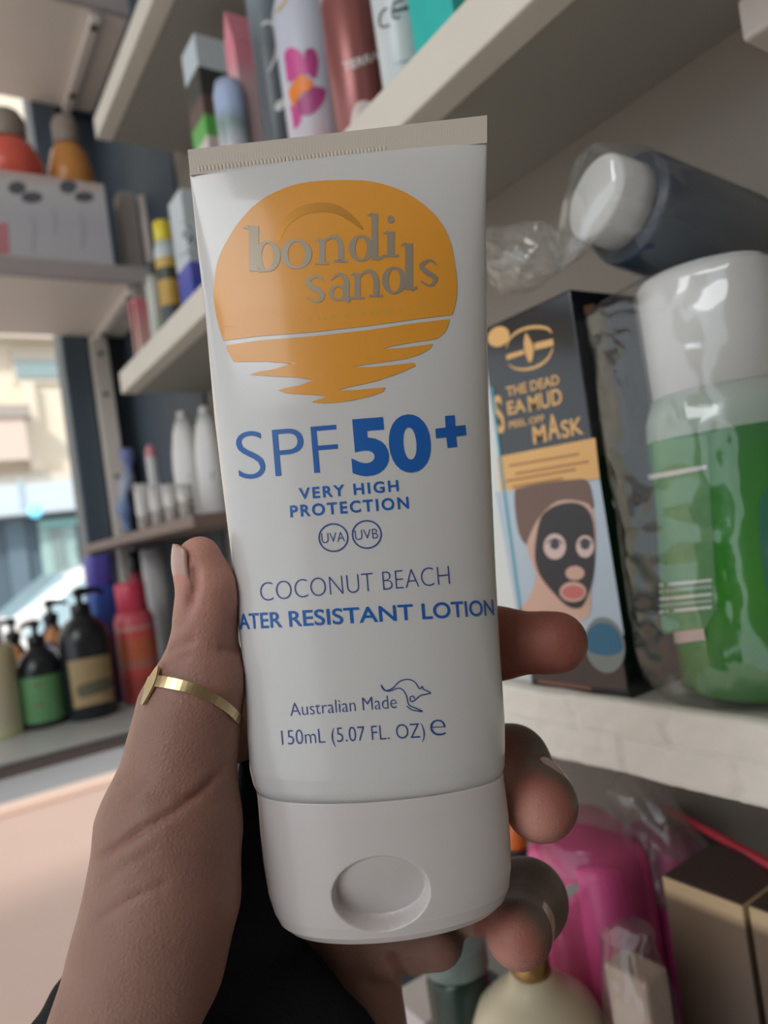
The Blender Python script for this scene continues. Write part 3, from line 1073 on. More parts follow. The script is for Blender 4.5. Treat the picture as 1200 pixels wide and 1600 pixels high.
# thumb ring: an open gold band whose wide end stands up at the back of the thumb
def skin_at(px, py):
    d = 0.13
    r = pc(px, py, 1.0)
    for _ in range(80):
        v = float(hand_fn((r * d)[None])[0])
        d += max(v, 0) * 0.8
        if v < 1e-5 or d > .2:
            break
    return r * d
def band(path, wds, thick, nrms, wdir):
    V, F = [], []
    m = len(path)
    for k in range(m):
        n_ = nrms[k] / np.linalg.norm(nrms[k])
        t = path[min(k + 1, m - 1)] - path[max(k - 1, 0)]
        t /= np.linalg.norm(t)
        wv = np.cross(t, n_)
        wv /= np.linalg.norm(wv)
        for su, sn in ((-1, 0), (1, 0), (1, 1), (-1, 1)):
            V.append(path[k] + wv * su * wds[k] / 2 + n_ * sn * thick)
    for k in range(m - 1):
        for i in range(4):
            j = (i + 1) % 4
            F.append([k * 4 + i, k * 4 + j, k * 4 + 4 + j, k * 4 + 4 + i])
    F += [[0, 1, 2, 3], [(m - 1) * 4 + i for i in range(4)]]
    return np.array(V), F
axc = pc(296, 1095, .164)
fr = [(233, 1068), (248, 1066), (270, 1069), (292, 1074), (314, 1082), (336, 1093), (354, 1106), (366, 1119)]
path = [skin_at(*p) for p in fr]
path.append(pc(374, 1132, .1655))
for px, py, d in ((362, 1142, .1715), (330, 1140, .1755), (290, 1125, .1762), (255, 1105, .1745), (228, 1092, .1700)):
    path.append(pc(px, py, d))
path = np.array(smooth_loop([tuple(p) for p in path], 3, False))
nr = grad(hand_fn, path)
gv, gf = band(path + nr * .00015, np.interp(np.linspace(0, 1, len(path)), [0, .15, .5, .6, 1], [.0026, .0024, .0019, .0022, .0022]), .0007, nr, None)
m_gold = mat('gold', (206, 186, 146), 0.3, metal=1.0, var=0.06)
ringo = root('finger_ring', 'open gold band ring worn on the thumb', 'ring', tuple(c2w(axc[None])[0]))
mk('band', c2w(gv), gf, m_gold, ringo, world=True, smooth=False)
p2 = np.array(smooth_loop([tuple(skin_at(px, py)) for px, py, d in ((251, 1044, 0), (243, 1062, 0), (235, 1082, 0), (227, 1102, 0))], 4, False))
n2 = grad(hand_fn, p2)
p2 = p2 + n2 * .0004
gv, gf = band(p2, np.interp(np.linspace(0, 1, len(p2)), [0, .35, .6, 1], [.0008, .0030, .0026, .0006]), .0006, n2, None)
mk('band_end', c2w(gv), gf, m_gold, ringo, world=True, smooth=False)

# ================================================================== PRODUCTS
def gprint(name, vf, m, par, fn, step=None):
    v, f = np.asarray(vf[0], float), vf[1]
    if step:
        v, f = cut(np.c_[v[:, :2], np.zeros(len(v))], f, step)
    return mk(name, np.array([fn(p[0], p[1]) for p in v]), f, m, par, world=True, smooth=False)
def on_cyl(cx, cy, r, lift=0.0002):
    def fn(px, py):
        q = ray(px, py)
        ox, oy = -cx, -cy
        a = q[0] ** 2 + q[1] ** 2
        b = q[0] * ox + q[1] * oy
        c = ox * ox + oy * oy - (r + lift) ** 2
        t = (-b - math.sqrt(max(b * b - a * c, 0))) / a
        return CAM + q * t
    return fn
def on_x(X):
    return lambda px, py: on_axis(px, py, 0, X)
def on_y(Y):
    return lambda px, py: on_axis(px, py, 1, Y)
def ell(cx, cy, a, b, n=24, rot=0.0):
    c, s = math.cos(rot), math.sin(rot)
    return [(cx + a * math.cos(t) * c - b * math.sin(t) * s, cy + a * math.cos(t) * s + b * math.sin(t) * c) for t in [2 * PI * i / n for i in range(n)]]
def at_x(px, py, X):
    p = on_axis(px, py, 0, X)
    return p[0], p[1], float((p - CAM) @ FW)
def z_at(px, py, x, y):
    """height at which the vertical line through (x, y) shows at picture height py"""
    lo_, hi_ = -1.3, 1.2
    for _ in range(50):
        mid = (lo_ + hi_) / 2
        q = np.array([x, y, ZC + mid]) - CAM
        yy_ = 800 - (q @ UP) / (q @ FW) * FPX
        if yy_ > py: lo_ = mid
        else: hi_ = mid
    return mid

def carton(name, label, x0, x1, y0, y1, z0, z1, m, group=None, cat='box', bev=0.0008, flap=True, mflap=None):
    r = root(name, label, cat, ((x0 + x1) / 2, (y0 + y1) / 2, Z(z0)), group=group)
    v, f = box(x0, x1, y0, y1, Z(z0), Z(z1), bev)
    mk('body', v, f, m, r, world=True, smooth=False)
    if flap:
        v, f = box(x0 + .0006, x1 - .0006, y0 + .0006, y1 - .0006, Z(z1), Z(z1) + .0006)
        mk('top_flap', v, f, mflap or mat('carton_white', (214, 210, 204), 0.6), r, world=True, smooth=False)
    return r
def bottle(name, label, x, y, z0, prof, mbody, capprof=None, mcap=None, cat='bottle', sx=1.0, sy=1.0, p=2.0, group=None, rz=0.0, seg=36):
    r = root(name, label, cat, (x, y, Z(z0)), rz, group)
    v, f = lathe(prof, seg, sx, sy, p)
    mk('body', v, f, mbody, r)
    if capprof:
        v, f = lathe(capprof, seg, sx, sy, p)
        mk('cap', v, f, mcap, r)
    return r
def pump(r, z, m, ang, nr=.006, ln=.026):
    """collar, stem and nozzle of a pump head on bottle r, at local height z"""
    v, f = lathe([(nr * 1.7, 0), (nr * 1.75, .002), (nr * 1.75, .011), (nr * 1.5, .013), (nr * .8, .014)], 24, z0=z)
    mk('pump_collar', v, f, m, r)
    v, f = sweep([(0, 0, z + .012), (0, 0, z + .024)], nr * .6, 12)
    mk('pump_stem', v, f, m, r)
    c, s = math.cos(ang), math.sin(ang)
    v, f = sweep([(-c * .006, -s * .006, z + .027), (0, 0, z + .028), (c * ln * .6, s * ln * .6, z + .028), (c * ln, s * ln, z + .023)], [nr * .7, nr * .9, nr * .6, nr * .4], 12)
    mk('pump_nozzle', v, f, m, r)
def bag(name, par, rings, m, amp=.1, seg=56, fq=9.0, seed=0.0, caps=True, nz=60):
    """crumpled film: rings = [(centre xyz, radius a, radius b)] with the plane across the path"""
    C = np.array([r_[0] for r_ in rings], float)
    t = np.linspace(0, 1, len(rings))
    tt_ = np.linspace(0, 1, nz)
    Cs = np.stack([np.interp(tt_, t, C[:, k]) for k in range(3)], 1)
    ra = np.interp(tt_, t, [r_[1] for r_ in rings])
    rb_ = np.interp(tt_, t, [r_[2] for r_ in rings])
    V, F = [], []
    T0 = C[-1] - C[0]
    T0 /= np.linalg.norm(T0)
    ref = np.array([0, 0, 1.0]) if abs(T0[2]) < .8 else np.array([1.0, 0, 0])
    A = ref - T0 * (ref @ T0); A /= np.linalg.norm(A)
    B_ = np.cross(T0, A)
    for k in range(nz):
        for i in range(seg):
            th = 2 * PI * i / seg
            n_ = mnoise.noise((math.cos(th) * fq * .35 + seed, math.sin(th) * fq * .35, tt_[k] * fq * .45))
            n2_ = 1 - abs(mnoise.noise((math.cos(th) * fq + seed, math.sin(th) * fq + 3, tt_[k] * fq * .6))) * 2
            e = 1 + amp * (n_ * 1.1 + n2_ * .45)
            V.append(Cs[k] + A * ra[k] * e * math.cos(th) + B_ * rb_[k] * e * math.sin(th))
    for k in range(nz - 1):
        for i in range(seg):
            j = (i + 1) % seg
            F.append([k * seg + i, k * seg + j, (k + 1) * seg + j, (k + 1) * seg + i])
    if caps:
        F.append(list(range(seg)))
        F.append([(nz - 1) * seg + i for i in range(seg)])
    return mk(name, V, F, m, par, world=True)

white_p = mat('white_plastic', (224, 224, 222), 0.35, var=0.02)
grey_p = mat('grey_plastic', (150, 146, 142), 0.4, var=0.05)
black_p = mat('black_plastic', (22, 24, 27), 0.3, var=0.1)
film_c = film('clear_film', (215, 222, 224), gloss=.34, scale=40, haze=.05, stretch=(1, 1, .35), strength=1.0)

# ---------------------------------------------------------------- mud mask box on the white-edged shelf
BX = 0.2485
yl = on_axis(788, 775, 0, BX)[1]
yr = on_axis(985, 1095, 0, BX)[1]
zt_ = on_axis(895, 449, 0, BX)[2] - ZC
m_black = mat('black_gloss_card', (20, 22, 26), 0.12, var=0.05, coat=0.6)
mb = carton('face_mask_box', 'glossy black mud mask box showing a face covered in black mask', BX, BX + .044, yr, yl, C_T, zt_, m_black, flap=False)
m_gold_ink = mat('gold_ink', (226, 178, 112), 0.4, var=0.06)
def mp(name, vf, m, k=1, par=None):
    return gprint(name, vf, m, par or mb, on_x(BX - 0.00012 * k))
def k6(pts): return [(760 + x / 5.335, 480 + y / 5.335) for x, y in pts]
def k5(pts): return [(740 + x / 2.285, 460 + y / 2.285) for x, y in pts]
mp('gold_seal', poly([ell(779, 526, 18, 15, 24, -.6)]), m_gold_ink)
arc_t = [(165, 340), (190, 270), (260, 205), (350, 172), (440, 165), (510, 180), (545, 215)]
arc_b = [(185, 475), (240, 510), (330, 518), (430, 490), (510, 430), (555, 340)]
mp('emblem', join(poly([k6(stroke(arc_t, [6, 14, 24, 28, 28, 24, 8]))]), poly([k6(stroke(arc_b, [6, 16, 22, 24, 20, 8]))]),
                  poly([k6(smooth_loop([(330, 215), (355, 250), (390, 330), (385, 420), (360, 460), (330, 400), (312, 310), (318, 250)], 4))]),
                  poly([k6([(165, 398), (310, 355), (318, 390), (170, 440)])]), poly([k6([(400, 300), (555, 262), (560, 320), (400, 358)])])), m_gold_ink)
for s_, a, b, cap, off, ln in (('THE DEAD', (792, 620), (874, 600), 15, .02, .10), ('S', (777, 676), (790, 673), 56, .02, .13), ('EA', (794, 648), (822, 642), 20, .02, .12), ('MUD', (827, 643), (879, 630), 24, .02, .12),
                      ('PEEL OFF', (796, 669), (851, 658), 10, .02, .1), ('M', (834, 693), (854, 689), 26, .03, .1), ('A', (857, 687), (876, 684), 38, .02, .1), ('SK', (878, 684), (912, 677), 26, .02, .1)):
    mp('lettering', text_px(s_, a, b, cap, ln, off), m_gold_ink)
gb = mp('gold_band', poly([[(777, 714), (930, 684), (937, 748), (782, 768)]]), m_gold_ink)
for i, (a, b, c) in enumerate(((795, 905, .2), (805, 920, .45), (790, 900, .68), (800, 880, .86))):
    y0 = 716 + c * 50
    mp('small_print', poly([[(a, y0), (b, y0 - (b - a) * .17), (b, y0 - (b - a) * .17 + 4), (a, y0 + 4)]]), mat('brown_ink', (176, 128, 84), .5), 2, gb)
ph = mp('photo_panel', poly([[(774, 769), (937, 749), (975, 992), (940, 1012), (815, 1000)]]), mat('pale_blue_print', (176, 192, 206), 0.2, var=.04, coat=.4))
m_hair, m_face, m_mud = mat('hair_print', (112, 86, 76), .3, var=.1), mat('face_print', (206, 168, 150), .3, var=.04), mat('mud_print', (38, 36, 40), .3, var=.1)
for nm, lp, m, k in (
    ('hair', [(145, 712), (170, 690), (260, 672), (350, 662), (405, 664), (425, 720), (420, 770), (300, 745), (240, 790), (215, 850), (225, 900), (200, 905), (160, 850)], m_hair, 2),
    ('skin', [(240, 790), (300, 738), (380, 738), (425, 770), (436, 900), (420, 1050), (410, 1150), (330, 1170), (165, 1140), (200, 1080), (222, 1010), (205, 950), (190, 900), (205, 850)], m_face, 3),
    ('mud_layer', [(230, 830), (252, 780), (310, 748), (380, 748), (420, 790), (432, 870), (432, 960), (420, 1040), (395, 1105), (370, 1122), (330, 1110), (280, 1060), (235, 1000), (218, 930)], m_mud, 4)):
    mp(nm, poly([k5(smooth_loop(lp, 3))]), m, k, ph)
for ex, ey, a, b in ((290, 900, 40, 46), (398, 900, 32, 40)):
    e_ = mp('eye', poly([k5(ell(ex, ey, a, b))]), mat('eye_print', (214, 190, 182), .3), 5, ph)
    mp('iris', poly([k5(ell(ex, ey - 6, 17, 17))]), mat('iris_print', (60, 66, 78), .3), 6, ph)
    mp('brow_shadow', poly([k5(stroke([(ex - a * .8, ey - 12), (ex, ey - 26), (ex + a * .8, ey - 10)], [3, 7, 3]))]), m_mud, 6, ph)
mp('nose', poly([k5(ell(362, 995, 34, 26))]), m_face, 5, ph)
mp('mouth', poly([k5(ell(355, 1062, 48, 36))]), m_face, 5, ph)
mp('lips', poly([k5(ell(355, 1064, 40, 24))]), mat('lip_print', (196, 108, 106), .3), 6, ph)
mp('edge_stripe', poly([stroke([(768, 604), (788, 770), (812, 946), (822, 1010)], 3.5)]), mat('cyan_ink', (70, 160, 180), .3), 3)
jr = mp('jar_picture', poly([ell(945, 1008, 31, 44, 28, -.2)]), mat('jar_grey', (120, 128, 126), .3), 3)
mp('jar_lid', poly([k5(smooth_loop([(405, 1270), (400, 1215), (440, 1175), (490, 1180), (525, 1225), (528, 1275), (470, 1290)], 3))]), mat('jar_teal', (36, 100, 132), .3), 4, jr)
mp('small_print', poly([k5([(230, 1376), (420, 1402), (420, 1412), (232, 1386)])]), mat('copper_ink', (140, 92, 72), .4), 2)
# side panel marks of the box
gprint('side_mark', poly([[(912, 478), (928, 474), (930, 488), (914, 492)]]), mat('copper_ink', (140, 92, 72), .4), mb, on_y(yr - .0002))

# pale carton behind it
carton('face_mask_box', 'white carton with a teal edge standing beyond the black mud mask box', BX + .004, BX + .03, yl + .003, yl + .05, C_T, zt_ - .012,
       bands('white_teal_card', [(0, (216, 220, 218)), (.93, (120, 186, 196)), (.96, (216, 220, 218))], .3, 'Y'))

# ---------------------------------------------------------------- green bottle in its plastic bag
gx, gy = 0.2790, 0.1630
g_r = .0305
gz0, gz1, gz2 = C_T + .002, z_at(1085, 612, gx, gy), .0845
gh = gz1 - gz0
gb_ = bottle('green_bottle', 'green liquid bottle with a wide white cap inside a crinkled clear bag', gx, gy, gz0,
       [(.020, 0), (.0255, .001), (g_r, .004), (g_r, gh * .5), (g_r, gh * .86), (g_r * .97, gh * .93), (g_r * .86, gh)],
       bands('green_liquid', [(0, (36, 112, 38)), (.35, (50, 146, 32)), (.78, (48, 132, 52)), (.86, (56, 126, 66)), (.862, (168, 186, 172)), (1, (190, 200, 192))], .22, soft=True),
       [(g_r * .80, gh), (g_r * .84, gh + .001), (g_r * .84, gz2 - gz0 - .002), (g_r * .78, gz2 - gz0)], white_p)
cyl = on_cyl(gx, gy, g_r, .0003)
m_lab = mat('pale_label', (170, 190, 178), .3, var=.1, nscale=60)
gprint('label', poly([[(1020, 690), (1105, 680), (1120, 950), (1100, 985), (1035, 990)]]), mat('label_green', (92, 150, 92), .35, var=.2, nscale=80), gb_, cyl, 8)
cyl2 = on_cyl(gx, gy, g_r, .0005)
gprint('label_stripe', poly([[(1012, 742), (1104, 726), (1105, 733), (1014, 750)]]), white_p, gb_, cyl2, 8)
for k, yv in enumerate((912, 922, 934, 944, 954)):
    gprint('small_print', poly([[(1030, yv), (1112, yv - 8), (1112, yv - 3), (1030, yv + 5)]]), m_lab if k % 2 else white_p, gb_, cyl2, 8)
gprint('label_patch', poly([[(1052, 988), (1100, 982), (1102, 1000), (1054, 1006)]]), mat('pink_label', (206, 180, 176), .4), gb_, cyl2, 8)
gprint('side_label', poly([smooth_loop([(1186, 785), (1215, 770), (1230, 850), (1215, 960), (1195, 905)], 3)]), mat('teal_label', (28, 120, 96), .3), gb_, cyl2, 8)
sec = smooth_loop([(.2462, .1970), (.260, .1972), (.2755, .1972), (.295, .1965), (.310, .187), (.3155, .170), (.312, .147), (.298, .131), (.277, .1270), (.254, .134), (.2425, .155), (.2405, .182)], 6)
V, F = [], []
ns, nzr = len(sec), 80
cxm, cym = .275, .167
for k in range(nzr):
    t = k / (nzr - 1)
    zz = C_T + .0016 + t * (gz2 + .0012 - C_T - .0016)
    sc_ = 1.0 - .22 * max(0, 1 - t * 9) ** 2 - (.45 * ((t - .955) / .045) if t > .955 else 0)
    for i, (x, y) in enumerate(sec):
        n_ = mnoise.noise((x * 160, y * 160, zz * 38)) * .0016 + (abs(mnoise.noise((x * 240 + 5, y * 240, zz * 70))) - .2) * .0026
        dx, dy = x - cxm, y - cym
        l = math.hypot(dx, dy)
        e = max(sc_ + min(n_, .0004) / l if (y > .19 and x < .30) else sc_ + n_ / l, .3)
        V.append((cxm + dx * e, cym + dy * e, Z(zz)))
for k in range(nzr - 1):
    for i in range(ns):
        j = (i + 1) % ns
        F.append([k * ns + i, k * ns + j, (k + 1) * ns + j, (k + 1) * ns + i])
F.append(list(range(ns)))
F.append([(nzr - 1) * ns + i for i in range(ns)])
mk('plastic_bag', V, F, film_c, gb_, world=True)

# ---------------------------------------------------------------- bagged bottle lying on top
LA, LB = np.array([.2500, .1870, Z(.1245)]), np.array([.3300, .1730, Z(.1045)])
lt = (LB - LA) / np.linalg.norm(LB - LA)
lb = root('bagged_bottle', 'dark blue bottle with white lid lying in knotted clear plastic on the mud mask box', 'bottle', tuple(LA))
def along(prof):
    """profile (r, s) turned round the lying axis"""
    v, f = lathe(prof, 40)
    M = Matrix.Translation(Vector(LA)) @ Vector(lt).to_track_quat('Z', 'Y').to_matrix().to_4x4()
    return xform(v, M), f
v, f = along([(.0225, .018), (.0232, .020), (.0232, .078), (.020, .081)])
mk('body', v, f, mat('navy_plastic', (52, 66, 84), .35, var=.15), lb, world=True)
v, f = along([(.0154, 0), (.0168, .0008), (.0173, .002), (.0176, .010), (.018, .0165), (.013, .0182)])
mk('lid', v, f, white_p, lb, world=True)
kn = P(872, 412, .305)
film_m = film('milky_film', (206, 202, 194), gloss=.30, scale=50, haze=.75)
bag('plastic_bag', lb, [(LB + lt * .003, .0236, .0236), (LA + lt * .05, .0242, .0242), (LA + lt * .016, .0240, .0240), (LA - lt * .002, .0186, .0186), (LA * .5 + kn * .5 + np.array([-.002, 0, .001]), .0140, .0125), (kn, .0035, .004)],
    film('lying_film', (215, 220, 222), gloss=.45, scale=38, haze=.22), .055, 60, 8, 1.3)
bag('knotted_end', lb, [(kn, .0035, .004), (P(855, 405, .308), .0085, .0095), (P(838, 404, .313), .0135, .0125), (P(815, 408, .320), .0150, .0120), (P(792, 402, .328), .0125, .0110), (P(772, 385, .336), .008, .008)],
    film_m, .24, 60, 5, 4.2)

# ---------------------------------------------------------------- the row on the cream-edged shelf
ZB = B_T
def spot(px, py=130, X=.285):
    return at_x(px, py, X)
GB = 'row on the cream-edged shelf'
# carton with the green band
x, y, d = spot(328, 140)
carton('cosmetic_carton', 'black and white carton with a bright green band on the cream-edged shelf', .268, .300, y - .018, y + .018, ZB, z_at(328, 78, x, y),
       bands('band_card', [(0, (206, 200, 194)), (.3, (206, 200, 194)), (.60, (92, 176, 84)), (.68, (98, 80, 74)), (.76, (58, 62, 60)), (.87, (196, 208, 214))], .45))
x, y, d = at_x(361, 170, .262)
hj = z_at(358, 132, .262, y) - ZB
bottle('cream_bottle', 'slim blue and white bottle between the green-banded carton and pink carton', .262, y, ZB, [(.012, 0), (.0135, .002), (.0135, hj * .93), (.011, hj)],
       bands('jar_print', [(0, (190, 194, 206)), (.62, (186, 190, 200)), (.74, (130, 152, 150)), (.84, (172, 190, 226)), (1, (176, 190, 220))], .3, soft=True, wob=.15))
x, y, d = spot(392, 130)
r = root('pink_carton', 'slim white carton with pink peaked top leaning on the cream-edged shelf', 'box', (.283, y, Z(ZB)))
hpk = z_at(378, 25, x, y) - ZB
v, f = box(-.014, .014, -.0095, .0095, 0, hpk - .03, .0008)
mk('body', v, f, bands('pink_card', [(0, (186, 190, 206)), (.22, (206, 200, 200)), (.8, (214, 180, 184)), (.92, (222, 140, 156))], .45, soft=True), r, smooth=False)
v = np.array([(-.014, -.0095, hpk - .03), (.014, -.0095, hpk - .03), (.014, .0095, hpk - .03), (-.014, .0095, hpk - .03), (-.014, 0, hpk), (.014, 0, hpk)])
mk('peaked_top', v, [[0, 1, 5, 4], [2, 3, 4, 5], [0, 4, 3], [1, 2, 5], [0, 3, 2, 1]], mat('pink_top', (222, 140, 156), .45), r, smooth=False)
# charcoal bottle with the white loop
x, y, d = spot(428, 120)
rr = .0145
b4 = bottle('shampoo_bottle', 'charcoal grey bottle with a white loop emblem between pink carton and flower tube', x, y, ZB, [(.012, 0), (rr, .002), (rr, .215), (.012, .223)],
            bands('charcoal', [(0, (70, 74, 80)), (.12, (150, 156, 162)), (.2, (76, 82, 88)), (.7, (92, 100, 106)), (1, (150, 166, 176))], .35, soft=True), [(.011, .223), (.0115, .225), (.0115, .243), (.010, .244)], black_p)
cy4 = on_cyl(x, y, rr, .0003)
def k2(pts): return [(280 + a / 5, b / 5) for a, b in pts]
gprint('loop_emblem', poly([k2(stroke([(640, 200), (690, 170), (745, 200), (770, 300), (760, 420), (720, 520), (700, 560)], [10, 26, 34, 34, 26, 14, 4]))]), white_p, b4, cy4, 6)
gprint('white_mark', poly([k2(ell(790, 820, 55, 34, 20, -.9))]), white_p, b4, cy4, 6)
# flower tube
x, y, d = spot(484, 110)
rr = 47 * d / FPX
b5 = bottle('flower_bottle', 'white and pink bottle printed with a pink flower and orange heart', x, y, ZB, [(rr * .86, 0), (rr, .002), (rr, .15), (rr * .8, .165)],
            bands('flower_print', [(0, (222, 150, 186)), (.15, (212, 172, 192)), (.3, (206, 198, 206)), (.55, (196, 202, 216))], .35, soft=True, wob=.3), [(rr * .6, .165), (rr * .62, .166), (rr * .62, .19), (rr * .5, .192)], white_p)
cy5 = on_cyl(x, y, rr, .0003)
m_pk, m_pk2 = mat('flower_pink', (206, 80, 150), .35, var=.2, nscale=200), mat('flower_deep_pink', (170, 66, 128), .35, var=.2, nscale=200)
for lp, m in (([(822, 410), (880, 370), (960, 420), (1010, 520), (1030, 580), (950, 580), (900, 620), (850, 640), (830, 520)], m_pk), ([(980, 400), (1050, 380), (1085, 480), (1070, 600), (1030, 600), (1000, 520)], m_pk2),
              ([(930, 780), (1040, 680), (1140, 700), (1120, 800), (1040, 890), (940, 900), (915, 840)], m_pk2), ([(870, 820), (930, 860), (950, 940), (900, 1010), (885, 930)], m_pk)):
    gprint('petal', poly([k2(smooth_loop(lp, 3))]), m, b5, cy5, 6)
cy5b = on_cyl(x, y, rr, .0006)
gprint('flower_heart', poly([k2(smooth_loop([(860, 690), (950, 580), (1050, 650), (1000, 710), (940, 740), (900, 830), (862, 770)], 2))]), mat('flower_orange', (236, 134, 54), .35), b5, cy5b, 6)
gprint('gold_line', poly([k2(stroke([(745, 100), (800, 40), (850, -30)], 16))]), mat('gold_line_ink', (206, 176, 112), .4), b5, cy5b, 6)
# rose-brown bottle
x, y, d = spot(556, 110)
rr = 43 * d / FPX
b6 = bottle('rose_bottle', 'rose-brown metallic bottle with a white lettered line beside the flower bottle', x, y, ZB, [(rr * .9, 0), (rr, .002), (rr, .115), (rr * .92, .12)],
            mat('rose_metal', (150, 92, 90), .3, metal=.35, var=.06), [(rr * .93, .12), (rr * .95, .121), (rr * .95, .16), (rr * .85, .162)], mat('pearl_plastic', (206, 186, 188), .3, var=.1, nscale=120))
cy6 = on_cyl(x, y, rr, .0003)
gprint('lettering', text_px('TERRA', (537, 112), (593, 92), 14, .1, .02), white_p, b6, cy6, 6)
gprint('pearl_mark', poly([smooth_loop([(548, 196), (552, 170), (562, 158), (580, 160), (578, 178), (562, 198)], 3)]), mat('pearl_ink', (214, 198, 196), .4, var=.15, nscale=300), b6, cy6, 6)
# white bottle CE
x, y, d = spot(628, 70)
rr = 39 * d / FPX
b7 = bottle('white_bottle', 'white bottle with large grey letters CE beside the rose-brown bottle', x, y, ZB, [(rr * .85, 0), (rr, .003), (rr, .13), (rr * .8, .14)],
            bands('white_print', [(0, (196, 208, 216)), (.06, (180, 196, 208)), (.1, (206, 214, 216)), (1, (206, 214, 216))], .3, soft=True, wob=.05), [(rr * .5, .14), (rr * .5, .16), (rr * .4, .161)], white_p)
cy7 = on_cyl(x, y, rr, .0003)
m_gl = mat('grey_letter', (78, 84, 86), .4)
def k8(pts): return [(490 + a / 4.286, b / 4.286) for a, b in pts]
gprint('lettering', join(poly([k8(stroke([(495, 55), (460, 75), (440, 130), (455, 180), (510, 165)], 14))]), poly([k8(stroke([(540, 20), (528, 60), (530, 105), (545, 122), (580, 110)], 16))]),
                         poly([k8([(535, 65), (700, 10), (706, 38), (538, 88)])]), poly([k8([(530, 12), (600, -10), (600, 4), (532, 28)])])), m_gl, b7, cy7, 5)
gprint('foot_print', poly([k8(stroke([(540, 430), (600, 410), (660, 405), (690, 395)], [6, 14, 10, 16]))]), mat('foot_ink', (150, 168, 182), .4), b7, cy7, 5)
# teal carton
x, y, d = spot(706, 30)
carton('teal_carton', 'bright teal carton at the end of the row beside the white CE bottle', .268, .305, y - .019, y + .016, ZB, ZB + .14, mat('teal_card', (52, 186, 178), .4, var=.12, nscale=90))

# far end of the same shelf
def spotf(px, py, X=.272):
    return at_x(px, py, X)
x, y, d = spotf(297, 400)
zb_ = z_at(297, 312, x, y)
c9 = carton('blue_white_carton', 'white carton with a royal blue lower half and grey swirl on the cream-edged shelf', .262, .292, y - .022, y + .017, ZB, zb_,
            bands('blue_white', [(0, (66, 84, 176)), (.30, (86, 90, 180)), (.42, (196, 206, 212))], .4))
def k9(pts): return [(160 + a / 4.574, 270 + b / 4.574) for a, b in pts]
gprint('swirl', poly([k9(stroke([(560, 360), (630, 350), (670, 420), (660, 500), (600, 570), (530, 600)], [6, 12, 16, 16, 10, 4]))]), mat('swirl_grey', (120, 136, 144), .4), c9, on_x(.2617))
gprint('swirl_eye', poly([k9(ell(600, 440, 30, 34))]), mat('swirl_grey', (120, 136, 144), .4), c9, on_x(.2617))
x, y, d = spotf(262, 420)
h_ = z_at(262, 380, x, y) - ZB
bottle('yellow_cap_bottle', 'small black and mustard bottle with a yellow cap beside the royal blue carton', x, y, ZB, [(.011, 0), (.0125, .002), (.0125, h_ * .9), (.010, h_)],
       bands('mustard', [(0, (222, 186, 84)), (.16, (70, 82, 84)), (.34, (196, 158, 70)), (.6, (72, 70, 62)), (.72, (206, 172, 88)), (.82, (200, 210, 212))], .4), [(.0095, h_), (.010, h_ + .001), (.010, h_ + .022), (.008, h_ + .024)], mat('yellow_cap', (232, 212, 62), .4))
x, y, d = spotf(240, 450)
h_ = z_at(240, 432, x, y) - ZB
bottle('pale_vial', 'pale grey-green vial with dark cap beside the yellow-capped bottle', x, y, ZB, [(.008, 0), (.0095, .002), (.0095, h_ * .85), (.007, h_)], mat('pale_vial', (190, 196, 186), .25, var=.06),
       [(.0065, h_), (.007, h_ + .001), (.007, h_ + .014), (.006, h_ + .015)], mat('dark_grey_cap', (78, 82, 80), .4))
for px, lbl, c in ((226, 'pale pink carton standing beside the pale vial', (214, 184, 172)), (211, 'rosy carton with a red top at the very end of the cream-edged shelf', (206, 170, 166))):
    x, y, d = spotf(px, 520)
    y = min(y, YE - .012)
    carton('pink_carton_small', lbl, .262, .290, y - .010, y + .010, ZB, z_at(px, 470, x, y), bands('rosy_' + str(px), [(0, (206, 164, 160)), (.2, c), (.9, (206, 122, 130))], .5, soft=True))

# ---------------------------------------------------------------- lower right: under the white-edged shelf
ZD = D_T
p = P(832, 1532, .345)
zc_n = p[2] - ZC - ZD
r = bottle('pump_bottle', 'cream round-shouldered pump bottle with a gold collar under the fingers', p[0], p[1], ZD,
           [(.030, 0), (.0335, .003), (.0335, zc_n - .032), (.0325, zc_n - .022), (.028, zc_n - .012), (.019, zc_n - .004), (.012, zc_n), (.0105, zc_n + .004)],
           mat('cream_plastic', (216, 206, 178), .3, var=.03), cat='bottle')
v, f = lathe([(.0088, zc_n + .004), (.0095, zc_n + .005), (.0095, zc_n + .013), (.008, zc_n + .014), (.004, zc_n + .016), (.004, zc_n + .022)], 28)
mk('collar', v, f, mat('bronze_collar', (168, 132, 84), .3, metal=.7), r)
v, f = sweep([(-.002, 0, zc_n + .024), (.004, .002, zc_n + .025), (.018, .004, zc_n + .024)], [.005, .0055, .004], 14)
mk('pump_head', v, f, mat('cream_plastic', (216, 206, 178), .3), r)
p = P(720, 1560, .372)
hz = z_at(722, 1508, p[0], p[1]) - ZD
bottle('green_jar', 'dark green jar with a smoky grey lid beside the cream pump bottle', p[0], p[1], ZD, [(.014, 0), (.0165, .002), (.0165, hz * .95), (.015, hz)], mat('bottle_green', (34, 52, 46), .25, var=.1),
       [(.0165, hz), (.017, hz + .001), (.017, hz + .012), (.015, hz + .0135)], mat('smoky_lid', (110, 124, 122), .3, var=.06), cat='jar')
p = P(665, 1600, .42)
carton('lilac_carton', 'pale lilac carton low behind the curled little finger', p[0] - .012, p[0] + .016, p[1] - .018, p[1] + .018, ZD, z_at(672, 1562, p[0], p[1]), mat('lilac_card', (200, 190, 196), .5))
p = P(808, 1330, .44)
hz = z_at(808, 1322, p[0], p[1]) - ZD
